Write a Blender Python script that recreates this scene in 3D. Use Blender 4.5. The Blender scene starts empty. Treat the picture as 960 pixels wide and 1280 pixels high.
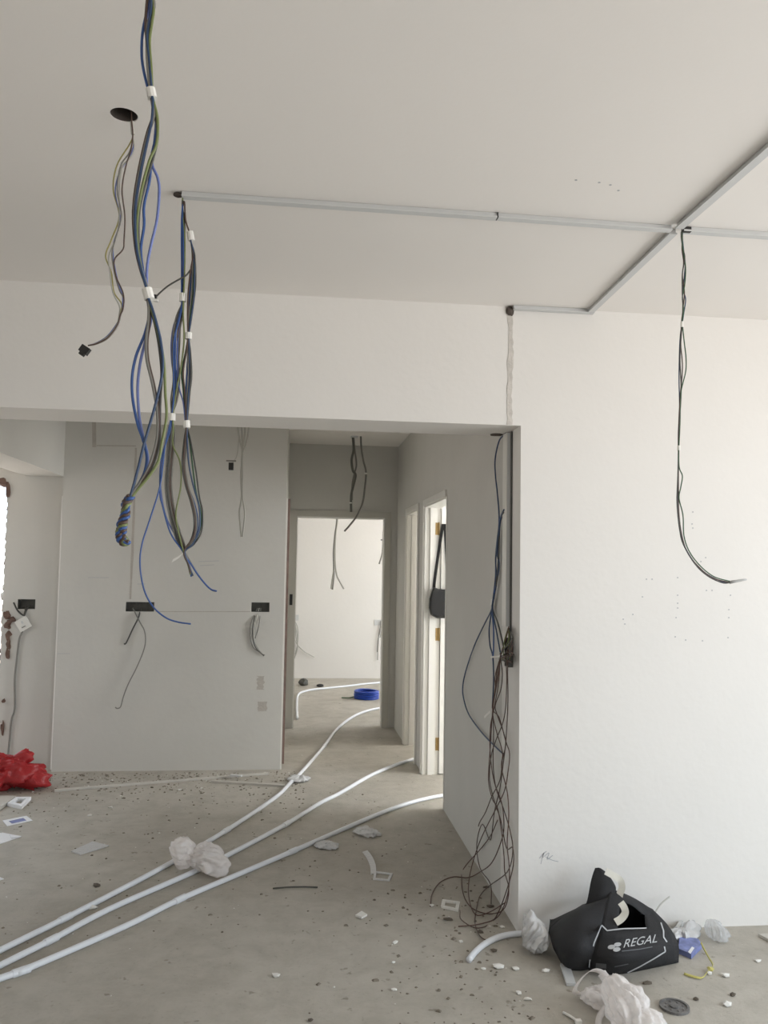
import bpy, bmesh, math, random
import numpy as np
from mathutils import Vector, Matrix, noise
random.seed(7)
sc = bpy.context.scene
COL = sc.collection

# ------------------------------------------------------------------ camera
F, CH = 1017.0, 1.5                      # focal length in pixels of the 960x1280 frame, eye height
YAW, PITCH, ROLL = .1073, .0654, .0167
fwd = np.array([math.sin(YAW)*math.cos(PITCH), math.cos(YAW)*math.cos(PITCH), math.sin(PITCH)])
r0 = np.array([math.cos(YAW), -math.sin(YAW), 0.]); u0 = np.cross(r0, fwd)
rgt = math.cos(ROLL)*r0 + math.sin(ROLL)*u0
upv = -math.sin(ROLL)*r0 + math.cos(ROLL)*u0
EYE = np.array([0, 0, CH])
cam = bpy.data.cameras.new('camera'); camo = bpy.data.objects.new('camera', cam); COL.objects.link(camo)
cam.sensor_fit = 'VERTICAL'; cam.sensor_height = 36; cam.sensor_width = 27; cam.lens = F/1280*36
cam.clip_start = .02; cam.clip_end = 200
m = Matrix([[rgt[i], upv[i], -fwd[i], EYE[i]] for i in range(3)] + [[0, 0, 0, 1]])
camo.matrix_world = m
sc.camera = camo
sc.view_settings.view_transform = 'Standard'; sc.view_settings.look = 'None'
sc.view_settings.gamma = 1; sc.view_settings.exposure = 0.3
sc.view_settings.use_curve_mapping = False

# ------------------------------------------------------------------ daylight
w = bpy.data.worlds.new('sky'); sc.world = w; w.use_nodes = True
bg = w.node_tree.nodes['Background']
bg.inputs[1].default_value = 2.5
_n = w.node_tree.nodes; _l = w.node_tree.links
_tc = _n.new('ShaderNodeTexCoord'); _sx = _n.new('ShaderNodeSeparateXYZ'); _r = _n.new('ShaderNodeValToRGB')
_mr = _n.new('ShaderNodeMapRange'); _mr.inputs[1].default_value = -1; _mr.inputs[2].default_value = 1
_r.color_ramp.elements[0].position = .46; _r.color_ramp.elements[0].color = (1, .90, .82, 1)     # sunlit ground and facades
_r.color_ramp.elements[1].position = .54; _r.color_ramp.elements[1].color = (.74, .87, 1, 1)       # hazy sky
_l.new(_tc.outputs['Generated'], _sx.inputs[0]); _l.new(_sx.outputs['Z'], _mr.inputs[0]); _l.new(_mr.outputs[0], _r.inputs[0]); _l.new(_r.outputs[0], bg.inputs[0])

def window_light(name, loc, rot, sx, sy, power, col):
    l = bpy.data.lights.new(name, 'AREA'); l.shape = 'RECTANGLE'; l.size = sx; l.size_y = sy
    l.energy = power; l.color = col
    o = bpy.data.objects.new(name, l); COL.objects.link(o); o.location = loc; o.rotation_euler = rot
    return o
R90 = math.pi/2
# each fills a real window opening of the flat (see the window holes in the walls below)
window_light('daylight_living_side', (3.86, .55, 1.35), (0, R90, 0), 2.1, 3.7, 58, (.85, .925, 1))
_p = window_light('portal_living_side', (3.84, .55, 1.35), (0, R90, 0), 2.1, 3.7, 1, (1, 1, 1)); _p.data.cycles.is_portal = True
window_light('daylight_living_rear', (1.2, -3.06, 1.55), (R90, 0, 0), 1.5, 1.3, 2, (1, .97, .93))
window_light('daylight_kitchen', (-4.06, 4.9, 1.6), (0, -R90, 0), 1.3, .9, 4, (1, .93, .88))
window_light('daylight_bedroom', (3.86, 4.9, 1.55), (0, R90, 0), 1.3, 1.4, 85, (.95, .98, 1))
window_light('daylight_bathroom', (3.86, 6.9, 1.6), (0, R90, 0), 1.0, .8, 45, (1, .99, .95))
window_light('daylight_far_room', (3.86, 9.3, 1.5), (0, R90, 0), 1.6, 2.2, 68, (.97, .99, 1))

# ------------------------------------------------------------------ pixel -> place
def ray(px, py): return fwd + (px-480)/F*rgt - (py-640)/F*upv
def hit(px, py, ax, v):
    d = ray(px, py); t = (v-EYE[ax])/d[ax]; return EYE + t*d
def onY(px, py, y): return hit(px, py, 1, y)
def onX(px, py, x): return hit(px, py, 0, x)
def onZ(px, py, z=0.): return hit(px, py, 2, z)
def wallfloor(px, py, x=.936, z=.006):       # whichever of corridor wall and floor the sight line meets first
    d = ray(px, py); best = None
    for ax, v in ((0, x), (2, z)):
        if abs(d[ax]) < 1e-6: continue
        t = (v-EYE[ax])/d[ax]
        if t > 0 and (best is None or t < best): best = t
    return EYE + best*d

# ------------------------------------------------------------------ materials
def lin(c): return tuple(((x/255)/12.92 if x/255 <= .04045 else ((x/255+.055)/1.055)**2.4) for x in c)
MATS = {}
def mat(name, rgb, rough=.6, var=0., scale=8., bump=0., bscale=60., metal=0., trans=0., spec=.5, alpha=1., sss=0.):
    if name in MATS: return MATS[name]
    M = bpy.data.materials.new(name); M.use_nodes = True; nt = M.node_tree; b = nt.nodes['Principled BSDF']
    c = lin(rgb); b.inputs['Base Color'].default_value = (*c, 1); b.inputs['Roughness'].default_value = rough
    b.inputs['Metallic'].default_value = metal; b.inputs['Transmission Weight'].default_value = trans
    b.inputs['Specular IOR Level'].default_value = spec; b.inputs['Alpha'].default_value = alpha
    if sss: b.inputs['Subsurface Weight'].default_value = sss; b.inputs['Subsurface Radius'].default_value = (.02, .02, .02)
    tc = nt.nodes.new('ShaderNodeTexCoord')
    if var:
        n = nt.nodes.new('ShaderNodeTexNoise'); n.inputs['Scale'].default_value = scale; n.inputs['Detail'].default_value = 5
        r = nt.nodes.new('ShaderNodeValToRGB')
        r.color_ramp.elements[0].position = .3; r.color_ramp.elements[1].position = .7
        r.color_ramp.elements[0].color = (*[max(0, x*(1-var)) for x in c], 1); r.color_ramp.elements[1].color = (*[min(1, x*(1+var)) for x in c], 1)
        nt.links.new(tc.outputs['Object'], n.inputs['Vector']); nt.links.new(n.outputs['Fac'], r.inputs['Fac'])
        nt.links.new(r.outputs['Color'], b.inputs['Base Color'])
    if bump:
        n = nt.nodes.new('ShaderNodeTexNoise'); n.inputs['Scale'].default_value = bscale; n.inputs['Detail'].default_value = 4
        bp = nt.nodes.new('ShaderNodeBump'); bp.inputs['Strength'].default_value = bump; bp.inputs['Distance'].default_value = .01
        nt.links.new(tc.outputs['Object'], n.inputs['Vector']); nt.links.new(n.outputs['Fac'], bp.inputs['Height'])
        nt.links.new(bp.outputs['Normal'], b.inputs['Normal'])
    MATS[name] = M; return M

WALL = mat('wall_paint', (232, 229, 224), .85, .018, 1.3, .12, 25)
WALLD = mat('darker_wall_paint', (209, 207, 201), .9, .04, 1.6, .12, 25)  # wall paint in a darker, greyer tone
CEIL = mat('ceiling_paint', (240, 236, 231), .9, .012, 1.0, .03, 60)
PLASTER = mat('rough_plaster', (206, 201, 194), .95, .08, 25, .4, 80)
FRAMEW = mat('white_gloss_paint', (232, 230, 224), .35, .02, 4)
WOOD = mat('brown_timber_edge', (122, 100, 92), .7, .2, 14)
TRUNK = mat('white_trunking', (206, 207, 206), .45)
PIPE = mat('white_conduit', (226, 229, 233), .32, .03, 6)
BRICK = mat('exposed_brick', (112, 90, 80), .95, .25, 18, .5, 60)
BLUE = mat('blue_wire', (54, 88, 148), .4)
NAVY = mat('dark_blue_wire', (50, 72, 104), .4)
LILAC = mat('pale_blue_wire', (108, 122, 178), .4)
GREY = mat('grey_wire', (128, 126, 120), .45)
DGREY = mat('charcoal_wire', (72, 72, 68), .45)
PALE = mat('pale_grey_cable', (182, 180, 172), .5)
BROWN = mat('brown_wire', (84, 66, 58), .45)
RUST = mat('dull_brown_wire', (92, 66, 58), .5)
GREEN = mat('yellow_green_wire', (116, 126, 78), .45)
DGREEN = mat('dark_green_wire', (56, 92, 62), .45)
YEL = mat('dull_yellow_wire', (168, 160, 96), .5)
TAPE = mat('white_tape', (236, 234, 228), .6)
BLACK = mat('black_plastic', (30, 28, 28), .5)
HOLE = mat('raw_hole', (84, 76, 70), .95, .2, 40)
STEEL = mat('galvanised_box', (92, 92, 88), .5, .15, 30, metal=.6)
BRASS = mat('brass', (168, 140, 92), .45, .12, 40, metal=.6)
BAGB = mat('black_nonwoven', (36, 36, 38), .85, .15, 12, .25, 220)
CREAM = mat('cream_webbing', (222, 218, 206), .8)
PRINT = mat('silver_print', (188, 190, 192), .5)
def film(name, rgb, rough, clear, through=.35):
    M = bpy.data.materials.new(name); M.use_nodes = True; nt = M.node_tree; b = nt.nodes['Principled BSDF']; out = nt.nodes['Material Output']
    c = (*lin(rgb), 1); b.inputs['Base Color'].default_value = c; b.inputs['Roughness'].default_value = rough
    tr = nt.nodes.new('ShaderNodeBsdfTranslucent'); tr.inputs[0].default_value = c
    tp = nt.nodes.new('ShaderNodeBsdfTransparent'); m1 = nt.nodes.new('ShaderNodeMixShader'); m2 = nt.nodes.new('ShaderNodeMixShader')
    m1.inputs[0].default_value = through; m2.inputs[0].default_value = clear
    L = nt.links.new; L(b.outputs[0], m1.inputs[1]); L(tr.outputs[0], m1.inputs[2]); L(m1.outputs[0], m2.inputs[1]); L(tp.outputs[0], m2.inputs[2]); L(m2.outputs[0], out.inputs[0])
    n = nt.nodes.new('ShaderNodeTexNoise'); n.inputs['Scale'].default_value = 35; n.inputs['Detail'].default_value = 5; n.inputs['Distortion'].default_value = 1.5
    bp = nt.nodes.new('ShaderNodeBump'); bp.inputs['Strength'].default_value = .45; bp.inputs['Distance'].default_value = .01
    tc = nt.nodes.new('ShaderNodeTexCoord'); L(tc.outputs['Object'], n.inputs['Vector']); L(n.outputs['Fac'], bp.inputs['Height']); L(bp.outputs['Normal'], b.inputs['Normal'])
    return M
RED = film('red_plastic_film', (186, 50, 54), .35, .0, .25)
FILM = film('white_plastic_film', (252, 247, 244), .25, .3, .35)
CLEAR = film('clear_plastic_film', (228, 230, 232), .15, .6)
GFILM = film('grey_plastic_film', (226, 226, 226), .25, .08, .12)
PAPER = mat('white_paper', (238, 239, 242), .7)
BPAPER = mat('blue_print', (122, 132, 182), .5, .25, 40)
BLUEB = mat('blue_insulation', (24, 66, 168), .4)
YSTRAP = mat('yellow_strap', (198, 190, 112), .5)
CHIPW = mat('white_plaster_chip', (226, 224, 218), .8)
CHIPD = mat('dark_rubble', (98, 90, 80), .95, .2, 30)
PENCIL = mat('pencil_grey', (186, 186, 188), .9)
BAGK = mat('black_leather', (17, 17, 20), .55)
CARD = mat('pale_board', (196, 192, 184), .85, .06, 12)

PRIMER = mat('grey_primer', (196, 193, 184), .6, .03, 4)
CHASE = mat('chase_mortar', (186, 180, 172), .95, .06, 25, .3, 80)
def floor_material():
    M = bpy.data.materials.new('cement_screed'); M.use_nodes = True; nt = M.node_tree; b = nt.nodes['Principled BSDF']
    L = nt.links.new; N = nt.nodes.new
    tc = N('ShaderNodeTexCoord')
    def nz(s, d=6, rough=.6, dist=0):
        n = N('ShaderNodeTexNoise'); n.inputs['Scale'].default_value = s; n.inputs['Detail'].default_value = d
        n.inputs['Roughness'].default_value = rough; n.inputs['Distortion'].default_value = dist; L(tc.outputs['Object'], n.inputs['Vector']); return n
    def ramp(src, p0, c0, p1, c1):
        r = N('ShaderNodeValToRGB'); e = r.color_ramp.elements
        e[0].position = p0; e[0].color = (*c0, 1); e[1].position = p1; e[1].color = (*c1, 1); L(src, r.inputs['Fac']); return r
    big = ramp(nz(.9, 5, .55, .4).outputs['Fac'], .3, lin((170, 164, 153)), .72, lin((191, 186, 176)))
    mid = ramp(nz(7, 7, .68, .3).outputs['Fac'], .34, (.78, .77, .75), .6, (1, 1, 1))
    fine = ramp(nz(55, 4, .7).outputs['Fac'], .28, (.72, .7, .67), .42, (1, 1, 1))
    spk = ramp(nz(24, 2, .5).outputs['Fac'], .25, (.5, .47, .43), .31, (1, 1, 1))
    cur = big.outputs['Color']
    for r, f in ((mid, .75), (fine, .5), (spk, .7)):
        mx = N('ShaderNodeMixRGB'); mx.blend_type = 'MULTIPLY'; mx.inputs['Fac'].default_value = f
        L(cur, mx.inputs[1]); L(r.outputs['Color'], mx.inputs[2]); cur = mx.outputs['Color']
    L(cur, b.inputs['Base Color']); b.inputs['Roughness'].default_value = .72
    bp = N('ShaderNodeBump'); bp.inputs['Strength'].default_value = .35; bp.inputs['Distance'].default_value = .01
    L(nz(18, 8, .7).outputs['Fac'], bp.inputs['Height']); L(bp.outputs['Normal'], b.inputs['Normal'])
    return M
FLOORM = floor_material()

# ------------------------------------------------------------------ object helpers
def props(o, label=None, cat=None, group=None, kind=None):
    if label: o['label'] = label
    if cat: o['category'] = cat
    if group: o['group'] = group
    if kind: o['kind'] = kind
    return o
def mesh_obj(name, verts, faces, material, parent=None, origin=None, smooth=False):
    """verts in world metres; origin = world point of the object's own origin (a part keeps its parent's)"""
    V = np.array([tuple(v) for v in verts], float)
    if parent is not None: origin = np.array(parent['_o'])
    elif origin is None: origin = np.array([V[:, 0].mean(), V[:, 1].mean(), V[:, 2].min()])
    me = bpy.data.meshes.new(name); me.from_pydata([tuple(v) for v in (V-np.array(origin))], [], faces)
    bm = bmesh.new(); bm.from_mesh(me); bmesh.ops.recalc_face_normals(bm, faces=bm.faces); bm.to_mesh(me); bm.free()
    if smooth: me.polygons.foreach_set('use_smooth', [True]*len(me.polygons))
    me.materials.append(material)
    o = bpy.data.objects.new(name, me); COL.objects.link(o)
    if parent is not None:
        o.parent = parent; o['_o'] = [float(x) for x in origin]
    else:
        o.location = origin; o['_o'] = [float(x) for x in origin]
    return o
def thing(name, loc, label, cat, group=None):
    o = bpy.data.objects.new(name, None); COL.objects.link(o); o.location = tuple(loc); o['_o'] = [float(x) for x in loc]
    o.empty_display_size = .05
    return props(o, label, cat, group)

def box_vf(x0, x1, y0, y1, z0, z1):
    v = [(x, y, z) for z in (z0, z1) for y in (y0, y1) for x in (x0, x1)]
    return v, [(0, 1, 3, 2), (4, 6, 7, 5), (0, 4, 5, 1), (2, 3, 7, 6), (0, 2, 6, 4), (1, 5, 7, 3)]
def box(name, b, material, parent=None, **k): return mesh_obj(name, *box_vf(*b), material, parent, **k)
def join(parts):
    V, Fc = [], []
    for v, f in parts:
        n = len(V); V += [tuple(p) for p in v]; Fc += [tuple(i+n for i in q) for q in f]
    return V, Fc
def spline(pts, n=6):
    P = [np.array(p, float) for p in pts]
    if len(P) < 3: return P
    P = [2*P[0]-P[1]] + P + [2*P[-1]-P[-2]]
    out = []
    for i in range(1, len(P)-2):
        a, b, c, d = P[i-1:i+3]
        for k in range(n):
            t = k/n
            out.append(.5*((2*b)+(-a+c)*t+(2*a-5*b+4*c-d)*t*t+(-a+3*b-3*c+d)*t**3))
    out.append(P[-2]); return out
def tube_vf(path, r, sides=7, caps=True):
    path = [np.array(p, float) for p in path]; V, Fc = [], []
    n = len(path); nrm = None
    for i, p in enumerate(path):
        t = path[min(i+1, n-1)]-path[max(i-1, 0)]; t = t/(np.linalg.norm(t)+1e-12)
        if nrm is None:
            h = np.array([1, 0, 0]) if abs(t[0]) < .8 else np.array([0, 1, 0]); nrm = np.cross(t, h)
        nrm = nrm-t*(nrm@t); nrm /= np.linalg.norm(nrm)+1e-12; bi = np.cross(t, nrm)
        rr = r(i/(n-1)) if callable(r) else r
        for k in range(sides):
            a = 2*math.pi*k/sides; V.append(p+rr*(math.cos(a)*nrm+math.sin(a)*bi))
    for i in range(n-1):
        for k in range(sides):
            k2 = (k+1) % sides; Fc.append((i*sides+k, i*sides+k2, (i+1)*sides+k2, (i+1)*sides+k))
    if caps: Fc.append(tuple(range(sides))[::-1]); Fc.append(tuple((n-1)*sides+k for k in range(sides)))
    return V, Fc
def tube(name, pts, r, material, parent=None, n=6, sides=7, **k):
    return mesh_obj(name, *tube_vf(spline(pts, n), r, sides), material, parent, smooth=True, **k)
def ribbon_vf(path, wdir, w, th=.0012):
    """a thin strap along path, width w along wdir (vector or list), real thickness th"""
    V, Fc = [], []
    n = len(path)
    for i, p in enumerate(path):
        p = np.array(p); d = np.array(wdir[i] if isinstance(wdir, list) else wdir, float); d /= np.linalg.norm(d)
        t = np.array(path[min(i+1, n-1)])-np.array(path[max(i-1, 0)]); nn = np.cross(t, d); nn /= np.linalg.norm(nn)+1e-12
        for a, b in ((-1, -1), (1, -1), (1, 1), (-1, 1)): V.append(p+d*w/2*a+nn*th/2*b)
    for i in range(n-1):
        for k in range(4):
            k2 = (k+1) % 4; Fc.append((i*4+k, i*4+k2, (i+1)*4+k2, (i+1)*4+k))
    Fc += [(0, 1, 2, 3), tuple((n-1)*4+k for k in (3, 2, 1, 0))]
    return V, Fc

def facing_ribbon_vf(path, w, th=.0015):
    D_ = []
    for i, p in enumerate(path):
        t = np.array(path[min(i+1, len(path)-1)])-np.array(path[max(i-1, 0)]); v = np.array(p)-EYE; D_.append(np.cross(t, v))
    return ribbon_vf(path, D_, w, th)
def grid_wall(name, axis, p0, p1, ur, vr, holes, material, parent=None):
    """slab between p0 and p1 on axis ('x','y','z'), rectangular holes (u0,u1,v0,v1) cut right through"""
    us = sorted({*ur, *[min(max(h[i], ur[0]), ur[1]) for h in holes for i in (0, 1)]})
    vs = sorted({*vr, *[min(max(h[i], vr[0]), vr[1]) for h in holes for i in (2, 3)]})
    def solid(i, j):
        if i < 0 or j < 0 or i >= len(us)-1 or j >= len(vs)-1: return False
        cu, cv = (us[i]+us[i+1])/2, (vs[j]+vs[j+1])/2
        return not any(h[0] < cu < h[1] and h[2] < cv < h[3] for h in holes)
    def P(p, u, v): return {'x': (p, u, v), 'y': (u, p, v), 'z': (u, v, p)}[axis]
    V, Fc, idx = [], [], {}
    def vi(p, u, v):
        k = (p, u, v)
        if k not in idx: idx[k] = len(V); V.append(P(p, u, v))
        return idx[k]
    for i in range(len(us)-1):
        for j in range(len(vs)-1):
            if not solid(i, j): continue
            a, b, c, d = us[i], us[i+1], vs[j], vs[j+1]
            Fc.append((vi(p0, a, c), vi(p0, b, c), vi(p0, b, d), vi(p0, a, d)))
            Fc.append((vi(p1, a, c), vi(p1, a, d), vi(p1, b, d), vi(p1, b, c)))
            for (di, dj, e) in ((-1, 0, (a, c, a, d)), (1, 0, (b, c, b, d)), (0, -1, (a, c, b, c)), (0, 1, (a, d, b, d))):
                if not solid(i+di, j+dj):
                    Fc.append((vi(p0, e[0], e[1]), vi(p1, e[0], e[1]), vi(p1, e[2], e[3]), vi(p0, e[2], e[3])))
    return V, Fc
def wall(name, axis, p0, p1, ur, vr, holes, material):
    o = mesh_obj(name, *grid_wall(name, axis, p0, p1, ur, vr, holes, material), material)
    return props(o, kind='structure')

# ------------------------------------------------------------------ the flat
D, H, S = 3.368, 2.623, 2.106            # front wall plane, ceiling height, underside of the beam
XC, XB, XL = .946, -.077, -1.687         # corridor right wall, partition corner, partition's other end
B, E, FAR = 6.094, 7.60, 10.87           # partition, corridor end, far room wall
DH = 1.95                                # clear height of doors

fl = props(mesh_obj('floor', *grid_wall('floor', 'z', -.15, 0., (-4.1, 3.95), (-3.1, FAR+.1), [(-4.1, -1.79, 6.27, 12)], FLOORM), FLOORM), kind='structure')
hc = onZ(155, 144, H); hr, hs = .034, .06
cv, cf = grid_wall('ceiling', 'z', H, H+.15, (-4.1, 3.95), (-3.1, FAR+.1), [(hc[0]-hs, hc[0]+hs, hc[1]-hs, hc[1]+hs), (-4.1, -1.79, 6.27, 12)], CEIL)
ring = []
for k in range(32):                      # round lamp cut-out
    a = 2*math.pi*k/32; ca, sa = math.cos(a), math.sin(a); q = hs/max(abs(ca), abs(sa))
    ring.append(((hc[0]+q*ca, hc[1]+q*sa, H), (hc[0]+hr*ca, hc[1]+hr*sa, H), (hc[0]+hr*ca, hc[1]+hr*sa, H+.12)))
rv = [p for t in ring for p in t]; rf = []
for k in range(32):
    k2 = (k+1) % 32; rf += [(3*k, 3*k2, 3*k2+1, 3*k+1), (3*k+1, 3*k2+1, 3*k2+2, 3*k+2)]
rf.append(tuple(3*k+2 for k in range(32)))
V, Fc = join([(cv, cf), (rv, rf)])
ceil_o = props(mesh_obj('ceiling', V, Fc, CEIL), kind='structure')
hv = [(hc[0]+(hr-.001)*math.cos(2*math.pi*k/32), hc[1]+(hr-.001)*math.sin(2*math.pi*k/32), z) for z in (H+.002, H+.115) for k in range(32)]
mesh_obj('cut_out', hv, [(k, (k+1) % 32, 32+(k+1) % 32, 32+k) for k in range(32)]+[tuple(range(32, 64))], HOLE, ceil_o, smooth=False)

wall_front = wall('wall_front', 'y', D, D+.29, (-4., 3.8), (0, H), [(-4.2, XC, -.1, S)], WALL)
d1a, d1b, d2a, d2b = 5.05, 5.93, 6.24, 6.90
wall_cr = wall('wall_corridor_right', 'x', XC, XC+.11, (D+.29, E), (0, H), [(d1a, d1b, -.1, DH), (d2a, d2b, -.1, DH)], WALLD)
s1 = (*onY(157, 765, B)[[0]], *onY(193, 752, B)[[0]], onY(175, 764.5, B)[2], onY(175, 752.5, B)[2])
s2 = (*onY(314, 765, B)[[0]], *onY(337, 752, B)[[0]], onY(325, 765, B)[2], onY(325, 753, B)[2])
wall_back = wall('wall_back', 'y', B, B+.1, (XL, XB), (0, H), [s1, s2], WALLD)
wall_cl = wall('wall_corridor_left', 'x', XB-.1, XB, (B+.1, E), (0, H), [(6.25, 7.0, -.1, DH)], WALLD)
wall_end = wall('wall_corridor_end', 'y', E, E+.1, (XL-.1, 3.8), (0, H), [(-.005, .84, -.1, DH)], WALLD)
YK = B+.045
s3 = (onY(22, 756, YK)[0], onY(44, 756, YK)[0], onY(33, 761.5, YK)[2], onY(33, 749, YK)[2])
HKX = onY(8, 660, YK)[0]                 # side of the knocked-out opening
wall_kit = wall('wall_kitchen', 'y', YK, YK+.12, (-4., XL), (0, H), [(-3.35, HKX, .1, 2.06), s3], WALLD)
wall_far = wall('wall_far', 'y', FAR, FAR+.1, (XL-.1, 3.8), (0, H), [], WALL)
wall_right = wall('wall_right', 'x', 3.8, 3.95, (-3.1, FAR+.1), (0, H),
                  [(-1.3, 2.4, .3, 2.4), (4.2, 5.6, .9, 2.2), (6.5, 7.3, 1.1, 2.1), (8.2, 10.4, .7, 2.3)], WALL)
wall_left = wall('wall_left', 'x', -4.1, -4., (-3.1, YK+.12), (0, H), [(4.45, 5.35, .95, 2.25)], WALL)
wall_rear = wall('wall_rear', 'y', -3.1, -3., (-4., 3.8), (0, H), [(.45, 1.95, .9, 2.2)], WALL)
wall_wet = wall('wall_bathroom', 'y', 6.05, 6.13, (XC+.11, 3.8), (0, H), [], WALL)
wall_store = wall('wall_store', 'x', XL-.1, XL, (B+.1, FAR), (0, H), [], WALL)
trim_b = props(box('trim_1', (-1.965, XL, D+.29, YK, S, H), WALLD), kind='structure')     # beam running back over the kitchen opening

# crack of fresh plaster down the beam and patched chases on the partition
def strip_on_y(name, px, y, w, parent, material, th=.0015, jag=0):
    pts = [onY(a, b, y) for a, b in px]; P = spline(pts, 8) if len(pts) > 2 else [pts[0]+(pts[1]-pts[0])*k/10 for k in range(11)]
    V, Fc = [], []
    for i, p in enumerate(P):
        t = P[min(i+1, len(P)-1)]-P[max(i-1, 0)]; t = t/np.linalg.norm(t); s = np.array([-t[2], 0, t[0]])
        ww = w/2*(1+random.uniform(-jag, jag)); off = s*random.uniform(-jag, jag)*w*.3
        for sg in (-1, 1):
            for dy in (.0005, -th): V.append((p[0]+off[0]+s[0]*ww*sg, y+dy, p[2]+off[2]+s[2]*ww*sg))
    for i in range(len(P)-1):
        a, b = i*4, (i+1)*4
        Fc += [(a, a+1, b+1, b), (a+1, a+3, b+3, b+1), (a+3, a+2, b+2, b+3), (a+2, a, b, b+2)]
    Fc += [(0, 1, 3, 2), tuple(len(V)-4+k for k in (0, 2, 3, 1))]
    return mesh_obj(name, V, Fc, material, parent)
strip_on_y('plaster_patch', [(638, 392), (638.5, 440), (637, 490), (637, 531)], D, .022, wall_front, PLASTER, .002, .3)
strip_on_y('plaster_patch', [(117.5, 527), (118, 559)], B, .028, wall_back, CHASE)
strip_on_y('plaster_patch', [(121, 557), (170, 557.5)], B, .007, wall_back, CHASE, .003)
strip_on_y('plaster_patch', [(170, 560), (167, 650), (163, 749)], B, .016, wall_back, CHASE, .001, .2)
strip_on_y('plaster_patch', [(194, 764.5), (313, 764.5)], B, .006, wall_back, CHASE, .002)
strip_on_y('plaster_patch', [(326, 845), (325, 862)], B, .05, wall_back, CHASE, .001, .3)
strip_on_y('plaster_patch', [(328, 877), (328, 889)], B, .065, wall_back, CHASE, .001, .1)
for (x0, y0, x1, y1) in ((110, 722, 136, 722), (172, 730, 182, 730), (248, 702, 274, 701), (250, 707, 268, 706), (72, 817, 88, 817)):
    strip_on_y('pencil_line', [(x0, y0), (x1, y1)], B, .004, wall_back, PENCIL, .0008)
strip_on_y('lit_corner_bead', [(78, 620), (71, 790), (63.5, 962)], B, .007, wall_back, WALL, .002)  # corner line in paler paint, standing in for light caught on this edge
# screw holes and pencil scribbles on the bright wall
HOLES = [(866,640),(865,655),(866,660),(876,702),(882,697),(847,722),(847,744),(847,754),(847,760),(845,772),(844,796),(857,800),(878,801),(883,738),(890,738),
         (913,744),(911,762),(911,772),(910,797),(808,724),(815,724),(803,746),(791,768),(779,774),(781,780)]
for a, b in HOLES:
    p = onY(a, b, D); r = .0032; k = 8
    v = [(p[0]+r*math.cos(2*math.pi*i/k), D-y, p[2]+r*math.sin(2*math.pi*i/k)) for y in (-.001, .0012) for i in range(k)]
    mesh_obj('screw_hole', v, [(i, (i+1) % k, k+(i+1) % k, k+i) for i in range(k)]+[tuple(range(k, 2*k))], PENCIL, wall_front)
for q in ([(674, 1073), (680, 1066), (678, 1072), (686, 1066), (684, 1074), (691, 1069)], [(676, 1080), (679, 1068), (683, 1064)], [(682, 1071), (690, 1075), (698, 1077)]):
    strip_on_y('pencil_scribble', q, D, .003, wall_front, PENCIL, .0006)
for a, b in ((720, 225), (749, 228), (763, 231), (773, 238)):
    p = onZ(a, b, H); r = .004; k = 8
    v = [(p[0]+r*math.cos(2*math.pi*i/k), p[1]+r*math.sin(2*math.pi*i/k), H-z) for z in (-.001, .001) for i in range(k)]
    mesh_obj('screw_hole', v, [(i, (i+1) % k, k+(i+1) % k, k+i) for i in range(k)]+[tuple(range(k, 2*k))], PENCIL, ceil_o)

# torn masonry around the knocked-out opening
def lump(c, s, seed, sub=1, amp=.35):
    bm = bmesh.new(); bmesh.ops.create_icosphere(bm, subdivisions=sub, radius=1)
    rr = random.Random(seed); o = Vector((rr.uniform(0, 99), rr.uniform(0, 99), rr.uniform(0, 99)))
    for v in bm.verts: v.co *= 1+amp*noise.noise(v.co*1.7+o)
    V = [(c[0]+v.co.x*s[0], c[1]+v.co.y*s[1], c[2]+v.co.z*s[2]) for v in bm.verts]; Fc = [tuple(v.index for v in f.verts) for f in bm.faces]
    bm.free(); return V, Fc
z = .12; k = 0
while z < 2.05:
    s = random.uniform(.03, .055)
    ex = .018 if not 1.0 < z < 1.2 else .035
    mesh_obj('broken_brick', *lump((HKX-.002, YK+.06, z+s), (ex*random.uniform(.5, 1.1), .07, s), k), WALLD if random.random() < .75 else BRICK, wall_kit); z += 2*s*.85; k += 1
for i, x in enumerate(np.arange(-3.3, HKX, .09)):
    mesh_obj('broken_brick', *lump((x, YK+.05, 2.06), (.055, .075, .03+.012*random.random()), 50+i), BRICK, wall_kit)
mesh_obj('broken_brick', *lump((HKX, YK+.02, 2.0), (.022, .05, .075), 90), BRICK, wall_kit)
for i, (px_, py_, rx_, rz_) in enumerate(((9, 769, .035, .035), (15, 775, .035, .03), (9, 782, .03, .035), (10, 793, .022, .04), (11, 805, .018, .045), (10, 818, .016, .045), (5, 876, .012, .02), (3, 910, .014, .05))):
    a = onY(px_, py_, YK); mesh_obj('broken_brick', *lump((a[0], YK+.012, a[2]), (rx_, .03, rz_), 91+i, 2, .7), BRICK, wall_kit)

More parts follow.
